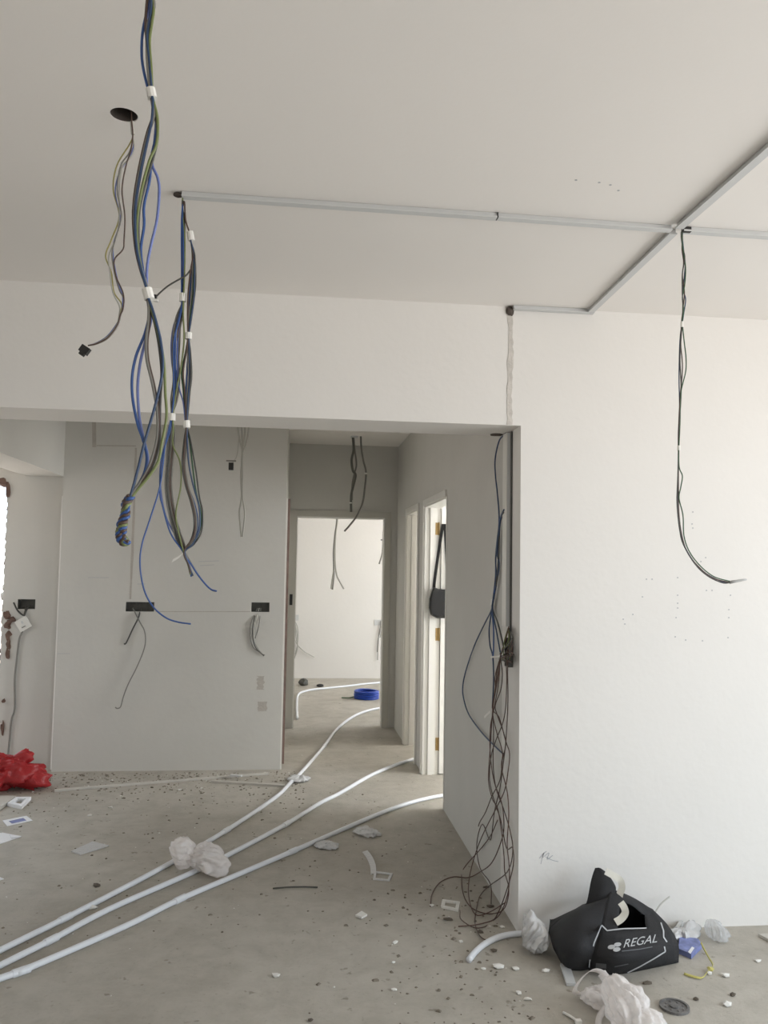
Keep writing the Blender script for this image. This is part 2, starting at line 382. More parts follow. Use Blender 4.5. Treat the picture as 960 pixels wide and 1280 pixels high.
# ------------------------------------------------------------------ doors and frames
def frame_x(name, ya, yb, x, label_less=True):
    """door lining through the corridor's right wall: two jambs, head, each with a stop, casing on the corridor side"""
    V = []
    t = bpy.data.objects.new(name, None); COL.objects.link(t); t.location = (x, (ya+yb)/2, 0); t['_o'] = [x, (ya+yb)/2, 0.]; t['kind'] = 'structure'
    cw, ct = .034, .014
    for s, y in ((1, ya), (-1, yb)):
        a, b = sorted((y, y+s*.02))
        j = box('jamb', (x-.004, x+.114, a, b, 0, DH), FRAMEW, t)
        a, b = sorted((y+s*.02, y+s*.032)); box('door_stop', (x+.035, x+.07, a, b, 0, DH-.02), FRAMEW, j)
        if s == 1 and name == 'door_1': continue
        a, b = sorted((y-s*cw, y+s*.008)); box('casing', (x-ct, x-.001, a, b, 0, DH+cw), FRAMEW, t)
    box('head', (x-.004, x+.114, ya+.02, yb-.02, DH-.02, DH), FRAMEW, t)
    box('casing', (x-ct, x-.001, ya+.008, yb-.008, DH-.008, DH+cw), FRAMEW, t)
    return t
door1 = frame_x('door_1', d1a, d1b, XC)
door2 = frame_x('door_2', d2a, d2b, XC)
for py in (661, 793, 930):               # brass hinges on the far jamb
    p = onY(548, py, d1b-.02)
    hx = p[0]; hz = p[2]
    hg = box('hinge', (hx-.022, hx-.002, d1b-.0225, d1b-.0195, hz-.045, hz+.045), BRASS, door1)
    kv, kf = tube_vf([(hx+.003, d1b-.027, hz-.047), (hx+.003, d1b-.027, hz+.047)], .006, 10); mesh_obj('hinge_knuckle', kv, kf, BRASS, hg, smooth=True)
# leaf of the near bedroom swung right back into the room
lf = box('door_leaf', (XC+.118, XC+.92, d1b-.034, d1b-.002, .008, DH-.025), FRAMEW, door1)
for z0, z1 in ((.2, .85), (1.0, 1.75)): box('leaf_panel', (XC+.26, XC+.80, d1b-.038, d1b-.034, z0, z1), FRAMEW, lf)
# corridor end doorway
door3 = bpy.data.objects.new('door_3', None); COL.objects.link(door3); door3.location = (.42, E, 0); door3['_o'] = [.42, E, 0.]; door3['kind'] = 'structure'
for x0, x1, cx in ((-.005, .015, (-.06, .005)), (.82, .84, (.83, .885))):
    box('jamb', (x0, x1, E-.004, E+.104, 0, DH), FRAMEW, door3)
    box('casing', (cx[0], cx[1], E-.016, E-.001, 0, DH+.05), PRIMER, door3)
box('head', (.015, .82, E-.004, E+.104, DH-.02, DH), FRAMEW, door3)
box('casing', (.005, .83, E-.016, E-.001, DH-.005, DH+.05), PRIMER, door3)
sp = box('strike_plate', (-.045, -.018, E-.019, E-.016, 1.12, 1.22), BLACK, door3)
# door lining in the corridor's left wall, right behind the partition corner
door4 = bpy.data.objects.new('door_4', None); COL.objects.link(door4); door4.location = (XB, 6.6, 0); door4['_o'] = [XB, 6.6, 0.]; door4['kind'] = 'structure'
box('casing', (XB+.001, XB+.012, B+.002, B+.014, .0, 1.99), FRAMEW, door4)
box('casing', (XB+.001, XB+.028, 6.18, 6.255, .02, 1.99), WOOD, door4)
box('casing', (XB+.001, XB+.02, 6.255, 6.995, DH, 1.99), FRAMEW, door4)
box('casing', (XB+.001, XB+.02, 6.995, 7.06, 0, 1.99), FRAMEW, door4)
for y0, y1 in ((6.25, 6.27), (6.98, 7.0)): box('jamb', (XB-.1, XB, y0, y1, 0, DH), WOOD, door4)
box('door_leaf', (XB-.075, XB-.04, 6.27, 6.98, .005, DH-.01), FRAMEW, door4)

# ------------------------------------------------------------------ trunking on the ceiling
def run(name, a, b, w, h, label, group=None, endcap=True):
    """a length of mini trunking under the ceiling: channel body and a clip-on lid"""
    a, b = np.array(a, float), np.array(b, float); t = (b-a)/np.linalg.norm(b-a); s = np.array([-t[1], t[0], 0])
    o = thing(name, ((a+b)/2)[[0, 1]].tolist()+[H-h], label, 'trunking', group)
    def bar(w_, z0, z1, ea=0):
        v = [p+s*w_/2*q+np.array([0, 0, z-p[2]]) for z in (z0, z1) for p in (a-t*ea, b+t*ea) for q in (-1, 1)]
        return v, [(0, 1, 3, 2), (4, 6, 7, 5), (0, 4, 5, 1), (2, 3, 7, 6), (0, 2, 6, 4), (1, 5, 7, 3)]
    mesh_obj('channel', *bar(w-.011, H-h+.004, H-.001), TRUNK, o)
    mesh_obj('lid', *bar(w, H-h, H-h+.0055), TRUNK, o)
    return o
TW, TH = .027, .018
pa, pb, pc, pd = onZ(229, 244, H), onZ(616, 276, H), onZ(843, 290, H), onZ(960, 296, H)
yT = 2.47
xa, xb_, xc_ = pa[0], pb[0], pc[0]
run('cable_trunking', (xa, yT-.01, H), (xb_-.002, yT+.0, H), TW, TH, 'white ceiling trunking length with the thick wire bundle at its open end')
run('cable_trunking', (xb_+.002, yT, H), (1.195, yT+.01, H), TW, TH, 'white ceiling trunking length between the butt joint and the crossing')
run('cable_trunking', (1.235, yT+.012, H), (3.79, yT+.03, H), TW, TH, 'white ceiling trunking running from the crossing to the window wall')
run('cable_trunking', (1.213, -2.9, H), (1.213, yT-.012, H), TW, TH, 'long white ceiling trunking running from the crossing away from the white wall')
run('cable_trunking', (1.213, yT+.03, H), (1.245, D-.034, H), TW, TH, 'white ceiling trunking from the crossing towards the white wall')
run('cable_trunking', (.905, D-.016, H), (1.262, D-.016, H), TW, TH, 'short white trunking tucked in the angle of ceiling and white wall')
p = onZ(853, 290, H); mesh_obj('cable_entry', *box_vf(p[0]-.022, p[0]+.006, yT-.001, yT+.012, H-.0195, H-.003), BLACK, ceil_o)
mesh_obj('joint_gap', *box_vf(xb_-.0015, xb_+.0015, yT-.0125, yT+.0125, H-.0175, H-.001), BLACK, ceil_o)
# dark chiselled stub where the short trunking ends
t = mesh_obj('chiselled_hole', *lump((.893, D-.004, H-.02), (.016, .01, .022), 5, 2, .5), HOLE, wall_front)

# ------------------------------------------------------------------ hanging wires
def strand(name, pts, y, r, material, parent, jitter=.004, n=6, dy=None):
    dy = random.uniform(-1, 1)*jitter*1.6 if dy is None else dy
    P = []
    for i, q in enumerate(pts):
        yy = y+dy+random.uniform(-1, 1)*jitter*.5
        P.append(onY(q[0], q[1], yy) if len(q) == 2 else np.array(q))
    return tube(name, P, r, material, parent, n)
def band(pts, y, r, parent, material=TAPE, name='tape_band'):
    P = [onY(a, b, y) for a, b in pts]
    return mesh_obj(name, *tube_vf(P, r, 10), material, parent, smooth=False)
def offs(pts, dx, dy=0): return [(a+dx, b+dy) if True else 0 for a, b in pts]

# A: the near bundle hanging from the ceiling
YA = 1.22
A = thing('wire_bundle', onY(187, -215, YA), 'blue and green ceiling wire bundle ending in a fat twisted knot', 'wires')
A.location.z = H; A['_o'] = [float(x) for x in A.location]
ztop = onY(187, -100, YA)
topA = [(187, -228), (189, -120), (187, -30)]
up = [([(-1, 0)], BLUE)]
RW = .0022
upper = [
 (BLUE, [(184, 10), (178, 42), (177.5, 75), (184, 107), (189, 118), (191, 127)]),
 (NAVY, [(186, 12), (181, 30), (186, 60), (187, 95), (189, 118), (192, 127)]),
 (DGREY, [(183, 8), (182, 30), (184, 62), (186, 95), (188.5, 118), (190, 127)]),
 (GREEN, [(192, 8), (190, 28), (187, 52), (189, 85), (190.5, 118), (192, 127)]),
 (GREY, [(189, 5), (186, 30), (184, 50), (187.5, 85), (190, 118), (191, 127)]),
 (BLUE, [(193, 5), (188, 20), (184, 34), (183.5, 65), (186, 100), (189.5, 118), (191, 127)]),
]
lower1 = [
 (BLUE, [(194, 145), (196, 165), (189, 197), (187, 225), (180, 257), (180, 282), (176, 312), (179, 340), (183, 360), (185, 370)]),
 (LILAC, [(195, 150), (193, 178), (190, 204), (197, 222), (199, 240), (196, 275), (189, 305), (184, 332), (183.5, 357), (185.5, 370)]),
 (DGREY, [(191, 145), (183, 170), (172, 220), (166.5, 265), (169, 307), (175, 335), (182, 357), (184, 370)]),
 (GREEN, [(197, 150), (195.5, 180), (187, 200), (177, 237), (171.5, 275), (172, 310), (177, 338), (183, 360), (185, 370)]),
 (BROWN, [(190, 148), (186, 168), (176, 215), (169, 262), (170.5, 307), (176, 335), (182.5, 358), (184.5, 370)]),
 (NAVY, [(195, 146), (197, 170), (192, 195), (183, 225), (174, 262), (173, 305), (177, 335), (183, 358), (185.5, 370)]),
]
lower2 = [
 (BLUE, [(187, 390), (181, 417), (170, 445), (165, 472), (166, 500), (172, 530), (178.5, 549), (183.5, 571), (180, 592), (169, 612), (162, 624)]),
 (BLUE, [(189, 397), (182, 425), (175, 455), (172, 485), (174, 520), (179, 547), (184.5, 572), (181, 594), (170, 612), (162.5, 624)]),
 (BROWN, [(187, 400), (184, 425), (185, 450), (192, 480), (198, 515), (198, 545), (192, 571), (183, 593), (168, 615), (163, 624)]),
 (GREEN, [(189, 385), (194, 402), (200, 425), (205, 455), (206.5, 490), (208, 522), (202, 555), (198, 576), (187, 594), (171, 613), (163.5, 624)]),
 (GREEN, [(190, 385), (195, 402), (201, 428), (203.5, 460), (197, 495), (188, 528), (180, 555), (173.5, 582), (166, 610), (161.5, 624)]),
 (BROWN, [(188, 385), (193, 402), (198.5, 430), (202, 465), (200, 500), (199.5, 530), (199, 552), (194, 573), (184, 595), (169, 615), (163, 624)]),
]
for (mt, a), (_, b), (_, c), mt, dy in zip(upper, lower1, lower2, (BLUE, LILAC, BROWN, GREEN, NAVY, DGREY), (.003, .0045, -.001, -.003, -.004, 0.)):
    strand('wire', topA+a+b+c, YA, RW, mt, A, .0015, dy=dy)
strand('wire', topA+upper[5][1]+[(a_+1.5, b_) for a_, b_ in lower1[2][1]]+[(a_-1.5, b_) for a_, b_ in lower2[2][1]], YA, RW, GREY, A, .0015, dy=-.0025)
strand('wire', topA+upper[3][1]+lower1[3][1]+lower2[4][1], YA, RW, GREEN, A, .0015, dy=.0015)
band([(188, 111), (190.5, 123)], YA, .0075, A)
band([(183.5, 361), (187, 374)], YA, .0078, A)
axis = spline([(163, 620), (158, 632), (155, 645), (152.5, 658), (151.5, 668), (154, 677), (158.5, 674)], 8)
axis = [onY(a, b, YA) for a, b in axis]
for k, mt in enumerate((BLUE, BROWN, BLUE, GREEN, BROWN)):
    P = []
    for i, p in enumerate(axis):
        t = axis[min(i+1, len(axis)-1)]-axis[max(i-1, 0)]; t /= np.linalg.norm(t)
        n1 = np.cross(t, (0, 1, 0)); n1 /= np.linalg.norm(n1); n2 = np.cross(t, n1)
        an = i*.42+.5*math.sin(i*.7+k)+2*math.pi*k/5; P.append(p+(.0046+.0016*math.sin(i*.9+2*k))*(math.cos(an)*n1+math.sin(an)*n2))
    tube('twisted_end', P, .0028, mt, A, n=2)

# B: bundle from the open end of the trunking
YB = yT
Bn = thing('wire_bundle', (xa+.01, YB, H-.02), 'tangled wire bundle with white tape bands hanging from the open trunking end', 'wires')
RB = .0025
top = [(228.5, 244), (228, 258)]
left_up = [[(228, 275), (228, 295), (228, 320), (227.5, 345), (228, 365), (228, 378)], [(229.5, 275), (230, 295), (230, 320), (229.5, 345), (229, 365), (228.5, 378)],
           [(227, 275), (226.8, 300), (227, 330), (227, 365), (227.5, 378)], [(229, 275), (231, 300), (230.5, 345), (229, 378)]]
left_mid = [[(222, 395), (217, 407), (214, 430), (215, 455), (218, 475), (216, 500), (215, 522)], [(226, 395), (225, 410), (224, 437), (221, 470), (217, 500), (215.5, 522)],
            [(224, 395), (220, 415), (219, 450), (220, 475), (217, 500), (214.5, 522)], [(229, 395), (230, 425), (226, 460), (221, 485), (218, 505), (216, 522)]]
left_low = [[(213, 538), (203, 569), (200.6, 607), (207, 645), (221, 672), (230, 690)], [(214, 538), (212, 574), (210, 609), (215.5, 647), (226, 680), (231, 690)],
            [(212, 540), (201.5, 575), (200, 615), (203, 632), (213, 666), (229, 690)], [(216.5, 538), (216, 556), (225, 578), (226, 607), (220, 640), (222, 660), (229, 688)]]
tails = [[(236, 708), (240, 719)], [(243, 711), (254, 727), (264, 737), (270, 739)], [(237, 708), (239, 721)], [(235, 706), (238, 718)]]
for i, mt in enumerate((LILAC, GREY, NAVY, GREEN)):
    strand('wire', top+left_up[i]+left_mid[i]+left_low[i]+tails[i], YB, RB, [LILAC, GREY, BLUE, GREEN][i], Bn)
strand('wire', top+[(229, 290), (229.5, 330), (229, 372), (224, 400), (217.5, 425), (217, 460), (217, 500), (214, 522), (206, 560), (200, 607), (188, 647), (177.5, 680), (175, 707), (180, 737), (191, 758), (207, 772), (222, 777.5), (238.5, 780)], YB, RB, BLUE, Bn)
strand('wire', top+[(229, 290), (228.5, 330), (227.5, 372), (225, 400), (222, 425), (222, 460), (224, 485), (229, 503), (232, 530)], YB, RB, LILAC, Bn)
for dx, mt in ((-1.7, GREY), (1.2, BROWN), (-.6, DGREY), (2.2, GREY)):
    strand('wire', top+[(a_+dx*.4, b_) for a_, b_ in left_up[1]]+[(a_+dx*2, b_) for a_, b_ in left_mid[2][:-1]]+left_mid[2][-1:]+[(a_+dx*2, b_) for a_, b_ in left_low[1][:-1]]+[(231, 690), (237, 709), (240, 720)], YB, RB, mt, Bn)
right_up = [(230.5, 252), (232, 275), (236.5, 290), (239, 303)]
right_mid = [[(243, 320), (244.5, 340), (244, 362), (239, 400), (236, 420)], [(241, 320), (240, 337), (237.5, 362), (235.5, 400), (235, 420)], [(242, 320), (242, 345), (240.5, 370), (237, 400), (235.5, 420)],
             [(241.5, 318), (238, 340), (235, 370), (234.5, 400), (235, 420)], [(243, 322), (243, 350), (242, 375), (238, 402), (236, 420)]]
right_lo = [[(238, 440), (239.5, 470), (236, 500), (234, 530)], [(235, 440), (233, 475), (232, 500), (233, 530)], [(232, 440), (227, 465), (229, 487), (232.5, 530)], [(233, 440), (229, 465), (231, 490), (233, 530)], [(236.5, 440), (237, 470), (235, 500), (233.5, 530)]]
right_end = [[(238.5, 552), (245, 590), (249, 620), (253, 639), (252, 664), (242.6, 680), (231, 690)], [(232, 552), (229, 582), (232, 601), (242.6, 628), (247, 650), (245, 668), (231, 690)],
             [(237, 552), (241, 585), (245, 615), (251, 640), (250, 662), (241, 680), (231, 690)], [(231.5, 552), (229.5, 580), (233, 605), (240, 628), (244, 650), (242, 670), (230, 690)],
             [(234, 552), (236, 580), (241, 605), (249, 635), (249, 662), (240, 681), (231, 690)]]
rtails = [[(236, 708), (239.5, 720)], [(240, 707), (250, 722), (262, 735.5), (271, 739)], [(237, 710), (241, 720)], [(236, 707), (238, 716)], [(238, 712), (241, 719)]]
for i, mt in enumerate((DGREY, BLUE, DGREEN, BROWN, NAVY)):
    strand('wire', top+right_up+right_mid[i]+right_lo[i]+right_end[i]+rtails[i], YB, RB, mt, Bn)
for dx, mt in ((-1.6, GREY), (1.5, DGREY)):
    strand('wire', top+right_up+[(a_+dx, b_) for a_, b_ in right_mid[2][:-1]]+right_mid[2][-1:]+[(a_+dx, b_) for a_, b_ in right_lo[4][:-1]]+right_lo[4][-1:]+[(a_-dx, b_) for a_, b_ in right_end[3][:-1]]+[(231, 690)], YB, RB, mt, Bn)
for q in ([(237.5, 290), (239.5, 301)], [(228.7, 367), (228.4, 377)], [(235.7, 416), (235.5, 424)], [(215.3, 517), (215, 526)], [(233, 526), (233.5, 535)]): band(q, YB, .0105, Bn)
P = spline([(230, 690), (224, 696), (215.5, 701)], 4)
mesh_obj('tape_tail', *ribbon_vf([onY(a, b, YB-.004) for a, b in P], (.4, 0, .9), .011, .001), TAPE, Bn)
# short cable crossing to a terminal block
Cc = thing('connector_cable', onY(239, 338, YB), 'short grey cable with black terminal block branching off the wire bundle', 'cable')
tube('cable', [onY(a, b, YB+dy) for a, b, dy in ((239, 336, .01), (233, 344, -.016), (226, 348, -.02), (210, 357.5, -.02), (200, 366, -.02), (196, 370, -.02))], .0026, DGREY, Cc)
p = onY(193, 371.5, YB-.02); box('terminal_block', (p[0]-.009, p[0]+.007, p[1]-.008, p[1]+.008, p[2]-.006, p[2]+.006), BLACK, Cc)
p = onY(193.5, 375, YB-.02); box('terminal_strip', (p[0]-.003, p[0]+.01, p[1]-.006, p[1]+.006, p[2]-.005, p[2]+.002), TAPE, Cc)
# two dark wires leave the trunking mouth
mesh_obj('trunking_mouth', *lump((xa-.012, YB, H-.006), (.016, .012, .0075), 3, 2, .2), HOLE, ceil_o)

# C: thin wires from the round ceiling hole
YC = float(hc[1])
Cn = thing('wire_bundle', (hc[0]+.012, YC, H), 'thin yellow and grey wires from the round ceiling hole with black connector', 'wires')
RC = .0018
ctop = [(163, 128), (164.5, 150), (166, 170)]
for mt, q in ((YEL, [(161, 182), (146, 207), (141.5, 237), (149, 270), (139, 300), (132, 320), (139, 340), (142.5, 365), (152, 380), (150, 392)]),
              (BROWN, [(163, 190), (157.5, 207), (152.5, 237), (156, 270), (155, 300), (153.5, 312), (143, 325), (145, 345), (154, 367), (154, 385), (150.5, 394)]),
              (GREY, [(162, 190), (151, 207), (146.5, 237), (151.5, 270), (144, 300), (140, 318), (143, 340), (149, 362), (155, 375), (151, 393)]),
              (PALE, [(168, 185), (163, 197), (152, 210), (149, 237), (149, 270), (146, 295), (136, 320), (137.5, 340), (141, 365), (149, 382), (149, 393)]),
              (LILAC, [(167, 182), (161, 198), (150, 214), (144, 240), (150, 275), (142, 305), (142, 325), (148, 355), (153.5, 372), (151, 393)])):
    k_ = random.uniform(-1.6, 1.6)
    strand('wire', ctop+q+[(146+k_, 407+k_*.5), (134+k_*.6, 422+k_), (120, 429.5+k_*.6), (110, 432)], YC, RC, mt, Cn, .003)
for q in ([(165, 152), (166, 168)],): band(q, YC, .0045, Cn, PALE)
p = onY(106, 437.5, YC)
V, Fc = box_vf(-.011, .011, -.008, .008, -.009, .009)
M3 = Matrix.Rotation(math.radians(32), 3, 'Y')
mesh_obj('connector', [tuple(Vector(p)+M3 @ Vector(v)) for v in V], Fc, BLACK, Cn)
V, Fc = box_vf(-.006, .006, -.007, .007, -.016, -.004)
mesh_obj('connector_pin', [tuple(Vector(p)+M3 @ Vector(v)) for v in V], Fc, BLACK, Cn)

# D: bundle from the trunking crossing
YD = yT+.012
Dn = thing('wire_bundle', (*onY(853.6, 287, YD)[:2], H-.019), 'slim dark wire bundle hanging from the trunking crossing with silvery taped tip', 'wires')
RD = .0019
for mt, q in ((DGREY, [(853.5, 284), (851.5, 295), (853.6, 310), (856, 323), (853, 342), (852.8, 362), (853.5, 380), (853, 400), (851.5, 420), (850, 450), (851.5, 490), (849, 530), (848.5, 562), (847, 602), (846.3, 630), (849.5, 661), (854, 680), (868, 704), (884, 719.5), (903, 728.5), (914, 728)]),
              (NAVY, [(854.5, 284), (853, 296), (854.5, 312), (856.5, 330), (855.5, 345), (854, 362), (857, 374), (855, 390), (853, 403), (850, 425), (848.8, 470), (849.5, 510), (848.5, 540), (848, 562), (847.5, 590), (846.5, 622), (848, 650), (853, 676), (866, 700), (883, 717), (904, 727.5), (914, 728)]),
              (DGREEN, [(853, 284), (852.5, 300), (855, 320), (857, 335), (856, 355), (853, 372), (854.5, 388), (853, 403), (855, 425), (857.5, 447), (857, 465), (851, 492), (850, 530), (848.5, 562), (849, 584), (853, 595), (851, 609), (848.8, 623), (853.7, 644), (855, 670), (862, 690), (876, 708), (893, 721), (914, 727)]),
              (BROWN, [(852.5, 284), (853, 298), (852.5, 312), (854.5, 328), (853, 345), (855.5, 365), (854, 385), (852, 403), (851, 430), (853, 460), (850, 500), (848, 540), (848, 562), (848, 600), (848.5, 640), (852, 668), (859, 690), (872, 707), (890, 722), (914, 728.5)])):
    strand('wire', q, YD, RD, mt, Dn, .003)
band([(852.5, 402), (852.3, 409)], YD, .0048, Dn); band([(848.6, 557), (848.3, 563)], YD, .0048, Dn)
P = [onY(a, b, YD) for a, b in ((912, 728), (920, 726.5), (928, 725), (933, 724.5))]
mesh_obj('taped_tip', *tube_vf(P, lambda u: .0052*(1-.45*u), 9), mat('silver_tape', (176, 176, 174), .4), Dn, smooth=True)

# F: thin pale wires in front of the partition
YF = 5.3
Fn = thing('cable_bundle', (*onY(303, 420, YF)[:2], H), 'pale grey cable pair hanging in front of the partition wall', 'cable')
for a in ([(297, 436), (296.5, 530), (300, 552), (303, 566), (301, 595), (302, 620), (299, 640), (300, 655), (301.5, 671)], [(304, 436), (306, 530), (304.5, 552), (302.5, 566), (303, 595), (303, 620), (306, 640), (305, 655), (303, 671)],
          [(308, 436), (311, 530), (308, 552), (303.5, 565), (302, 575), (302.5, 600)], [(301, 436), (301.5, 530), (302.5, 550), (303, 566)]):
    pts = [onY(x, y, YF) for x, y in a]; pts[0][2] = H
    tube('cable', pts, .0055, PALE, Fn)
Fc2 = thing('connector_cable', (*onY(292, 420, YF-.1)[:2], H), 'single grey cable with black connector beside the pale hanging cables', 'cable')
pts = [onY(x, y, YF-.1) for x, y in ((300, 436), (299, 520), (298, 555), (296, 570), (291, 578))]; pts[0][2] = H
tube('cable', pts, .003, PALE, Fc2)
p = onY(289.5, 582, YF-.1); box('connector', (p[0]-.018, p[0]+.012, p[1]-.012, p[1]+.012, p[2]-.028, p[2]+.018), BLACK, Fc2)
p = onY(288, 576, YF-.1); box('connector_lever', (p[0]-.026, p[0]+.036, p[1]-.006, p[1]+.006, p[2]-.005, p[2]+.004), GREY, Fc2)

MGREY = mat('mid_grey_cable', (100, 100, 94), .5)
# G: corridor ceiling wires
YG = 7.05
Gn = thing('cable_bundle', (*onY(443, 548, YG)[:2], H), 'dark corridor cables hanging in front of the end doorway head', 'cable')
for mt, r, a in ((MGREY, .011, [(441, 546), (442, 562), (439.5, 575), (441, 588), (444.5, 594), (441.5, 608), (439, 620), (439, 640)]), (GREY, .008, [(442, 546), (443, 560), (445.5, 580), (443, 592), (440.5, 606), (440, 625)]),
                 (GREY, .0085, [(451, 542), (451.5, 558), (454, 575), (457.5, 590), (456, 610), (453, 630), (446, 645), (437, 657), (430.5, 664)])):
    pts = [onY(x, y, YG) for x, y in a]; pts[0][2] = H
    tube('cable', pts, r, mt, Gn)
for q in ([(438, 628), (438, 629.4)], [(457, 591), (457, 593)]): band(q, YG, .015, Gn)
p = onZ(443, 545, H); props(box('ceiling_rose', (p[0]-.03, p[0]+.03, YG-.03, YG+.03, H-.014, H-.001), TRUNK), 'small white ceiling block above the corridor cables', 'ceiling block')
# far room wires
YR = 9.6
Hn = thing('cable_bundle', (*onY(422, 600, YR)[:2], H), 'pale cable bundle hanging from the far room ceiling, split at its end', 'cable')
for mt, a in ((PALE, [(424, 560), (423, 640), (420, 665), (417.5, 690), (418, 708), (416, 722), (414, 736)]), (GREY, [(423, 560), (421.5, 645), (419, 668), (417, 690), (417.5, 715), (415.5, 737)]), (PALE, [(422, 560), (422, 645), (419.5, 670), (419, 700), (421, 718), (425, 727), (430, 736)])):
    pts = [onY(x, y, YR) for x, y in a]; pts[0][2] = H
    tube('cable', pts, .011, mt, Hn)
Hn2 = thing('cable_bundle', (*onY(481, 600, YR)[:2], H), 'single grey cable hanging from the far room ceiling by the right jamb', 'cable')
pts = [onY(x, y, YR) for x, y in ((480, 560), (480.5, 645), (479, 665), (478, 690), (474, 705))]; pts[0][2] = H
tube('cable', pts, .009, GREY, Hn2)
p = onY(478, 675, YR); box('cable_clip', (p[0]-.02, p[0]+.03, p[1]-.008, p[1]+.008, p[2]-.006, p[2]+.008), DGREY, Hn2)
def wall_box_y(name, px, y, label, w=.13, h=.075):
    p = onY(*px, y); t = thing(name, (p[0], y, p[2]-h/2), label, 'wall box')
    box('back_box', (p[0]-w/2, p[0]+w/2, y-.008, y-.001, p[2]-h/2, p[2]+h/2), TRUNK, t); return t
# drop cables inside the far room seen past the jambs
wall_box_y('wall_box', (474, 778), FAR, 'white wall box on the far room wall beside right jamb')
Hn3 = thing('cable_bundle', onY(478, 778, FAR-.02), 'thin dark cables spilling from the far wall box beside right jamb', 'cable')
for a in ([(476, 776), (475, 790), (472.5, 800), (471.5, 815)], [(477, 783), (475, 786), (473, 800), (472, 825)], [(477, 775), (476.5, 790), (475, 797)]):
    tube('cable', [onY(x, y, FAR-.02) for x, y in a], .005, GREY, Hn3)
wall_box_y('wall_box', (367, 772), FAR, 'white wall box on the far room wall beside left jamb')
Hn4 = thing('cable_bundle', onY(368, 772, FAR-.03), 'pale cables spilling from the far wall box beside left jamb', 'cable')
for a in ([(367, 772), (369.5, 782), (370, 795), (372, 810), (368, 823)], [(367, 775), (371, 790), (372, 805), (369, 818)], [(368, 772), (367.5, 790), (370, 803), (380, 814), (393, 821.5)], [(366, 772), (372, 784), (372.5, 800), (371, 812)]):
    tube('cable', [onY(x, y, FAR-.03) for x, y in a], .006, PALE, Hn4)

# ------------------------------------------------------------------ wall boxes of the partition and kitchen wall
def recess(s, y, label, dividers):
    x0, x1, z0, z1 = s; d = .045; th = .003
    t = thing('socket_box', ((x0+x1)/2, y, z0), label, 'socket box')
    box('back_plate', (x0+.001, x1-.001, y+d, y+d+th, z0+.001, z1-.001), STEEL, t)
    for q in ((x0+.001, x0+th, z0+.001, z1-.001), (x1-th, x1-.001, z0+.001, z1-.001), (x0+th, x1-th, z0+.001, z0+th), (x0+th, x1-th, z1-th, z1-.001)):
        box('box_side', (q[0], q[1], y+.002, y+d, q[2], q[3]), STEEL, t)
    for k in range(dividers):
        x = x0+(x1-x0)*(k+1)/(dividers+1)*.28/(.28 if dividers > 1 else 1)
        box('fixing_lug', (x-.005, x+.005, y+.012, y+.018, z1-.016, z1-th), STEEL, t)
    return t
recess(s1, B, 'long dark steel socket box sunk in the partition wall', 2)
recess(s2, B, 'shorter steel socket box sunk in the partition near the corridor corner', 1)
recess(s3, YK, 'steel socket box sunk in the kitchen wall by the hacked opening', 1)
def wall_cable(label, paths, y, r, mats, name='cable', cat='cable', off=.012):
    t = thing('dangling_cable', onY(*paths[0][0], y), label, cat)
    for a, mt in zip(paths, mats):
        pts = [onY(x, yy, y+(.02 if i == 0 else -off)) for i, (x, yy) in enumerate(a)]
        tube(name, pts, r, mt, t)
    return t
wall_cable('short dark cable end poking down from the long socket box', [[(176, 760), (173, 772), (166, 786), (158, 803), (155, 805)]], B, .0055, [DGREY])
wall_cable('long grey cable curving down the wall from the long socket box', [[(166, 760), (174, 776), (181, 790), (181, 808), (172, 832), (160, 856), (154, 872), (151, 883), (147, 885.5), (144, 884)]], B, .0045, [GREY], off=.03)
wall_cable('small bunch of grey wires curling below the shorter socket box', [[(322, 760), (314, 778), (313, 795), (316, 808), (324, 815), (331, 819)], [(321, 760), (316.5, 780), (316, 797), (320, 810), (330, 820)], [(324, 760), (320, 775), (317, 795), (321, 808), (329, 818)], [(326, 760), (324, 780), (319, 798)]], B, .0035, [GREY, DGREY, PALE, GREY])
# loose white plate and its cord on the kitchen wall
pl = thing('socket_plate', onY(28, 778, YK-.02), 'white socket plate hanging tilted below the kitchen wall box', 'socket')
c = onY(29, 780, YK-.022)
def rot_box(c, sx, sy, sz, ang):
    V, Fc = box_vf(-sx, sx, -sy, sy, -sz, sz); Mr = Matrix.Rotation(ang, 3, 'Y')
    return [tuple(Vector(c)+Mr @ Vector(v)) for v in V], Fc
mesh_obj('plate', *rot_box(c, .043, .006, .043, math.radians(-32)), FRAMEW, pl)
mesh_obj('switch_rocker', *rot_box((c[0]-.005, c[1]-.008, c[2]+.012), .006, .003, .01, math.radians(-32)), TRUNK, pl)
mesh_obj('socket_slot', *rot_box((c[0]+.006, c[1]-.0075, c[2]-.02), .014, .0025, .003, math.radians(-32)), GREY, pl)
wall_cable('dark flex joining the tilted socket plate to its wall box', [[(33, 757), (31, 766), (29, 769), (22, 763), (17, 753)], [(36, 757), (32, 765), (30, 770)]], YK, .006, [DGREY, DGREY])
wall_cable('grey power cord running down the kitchen wall to the red bag', [[(29, 787), (27, 792), (24, 800), (21, 825), (18.5, 850), (18.5, 885), (14.5, 900), (12, 925), (10, 948), (9, 962)]], YK, .007, [GREY])

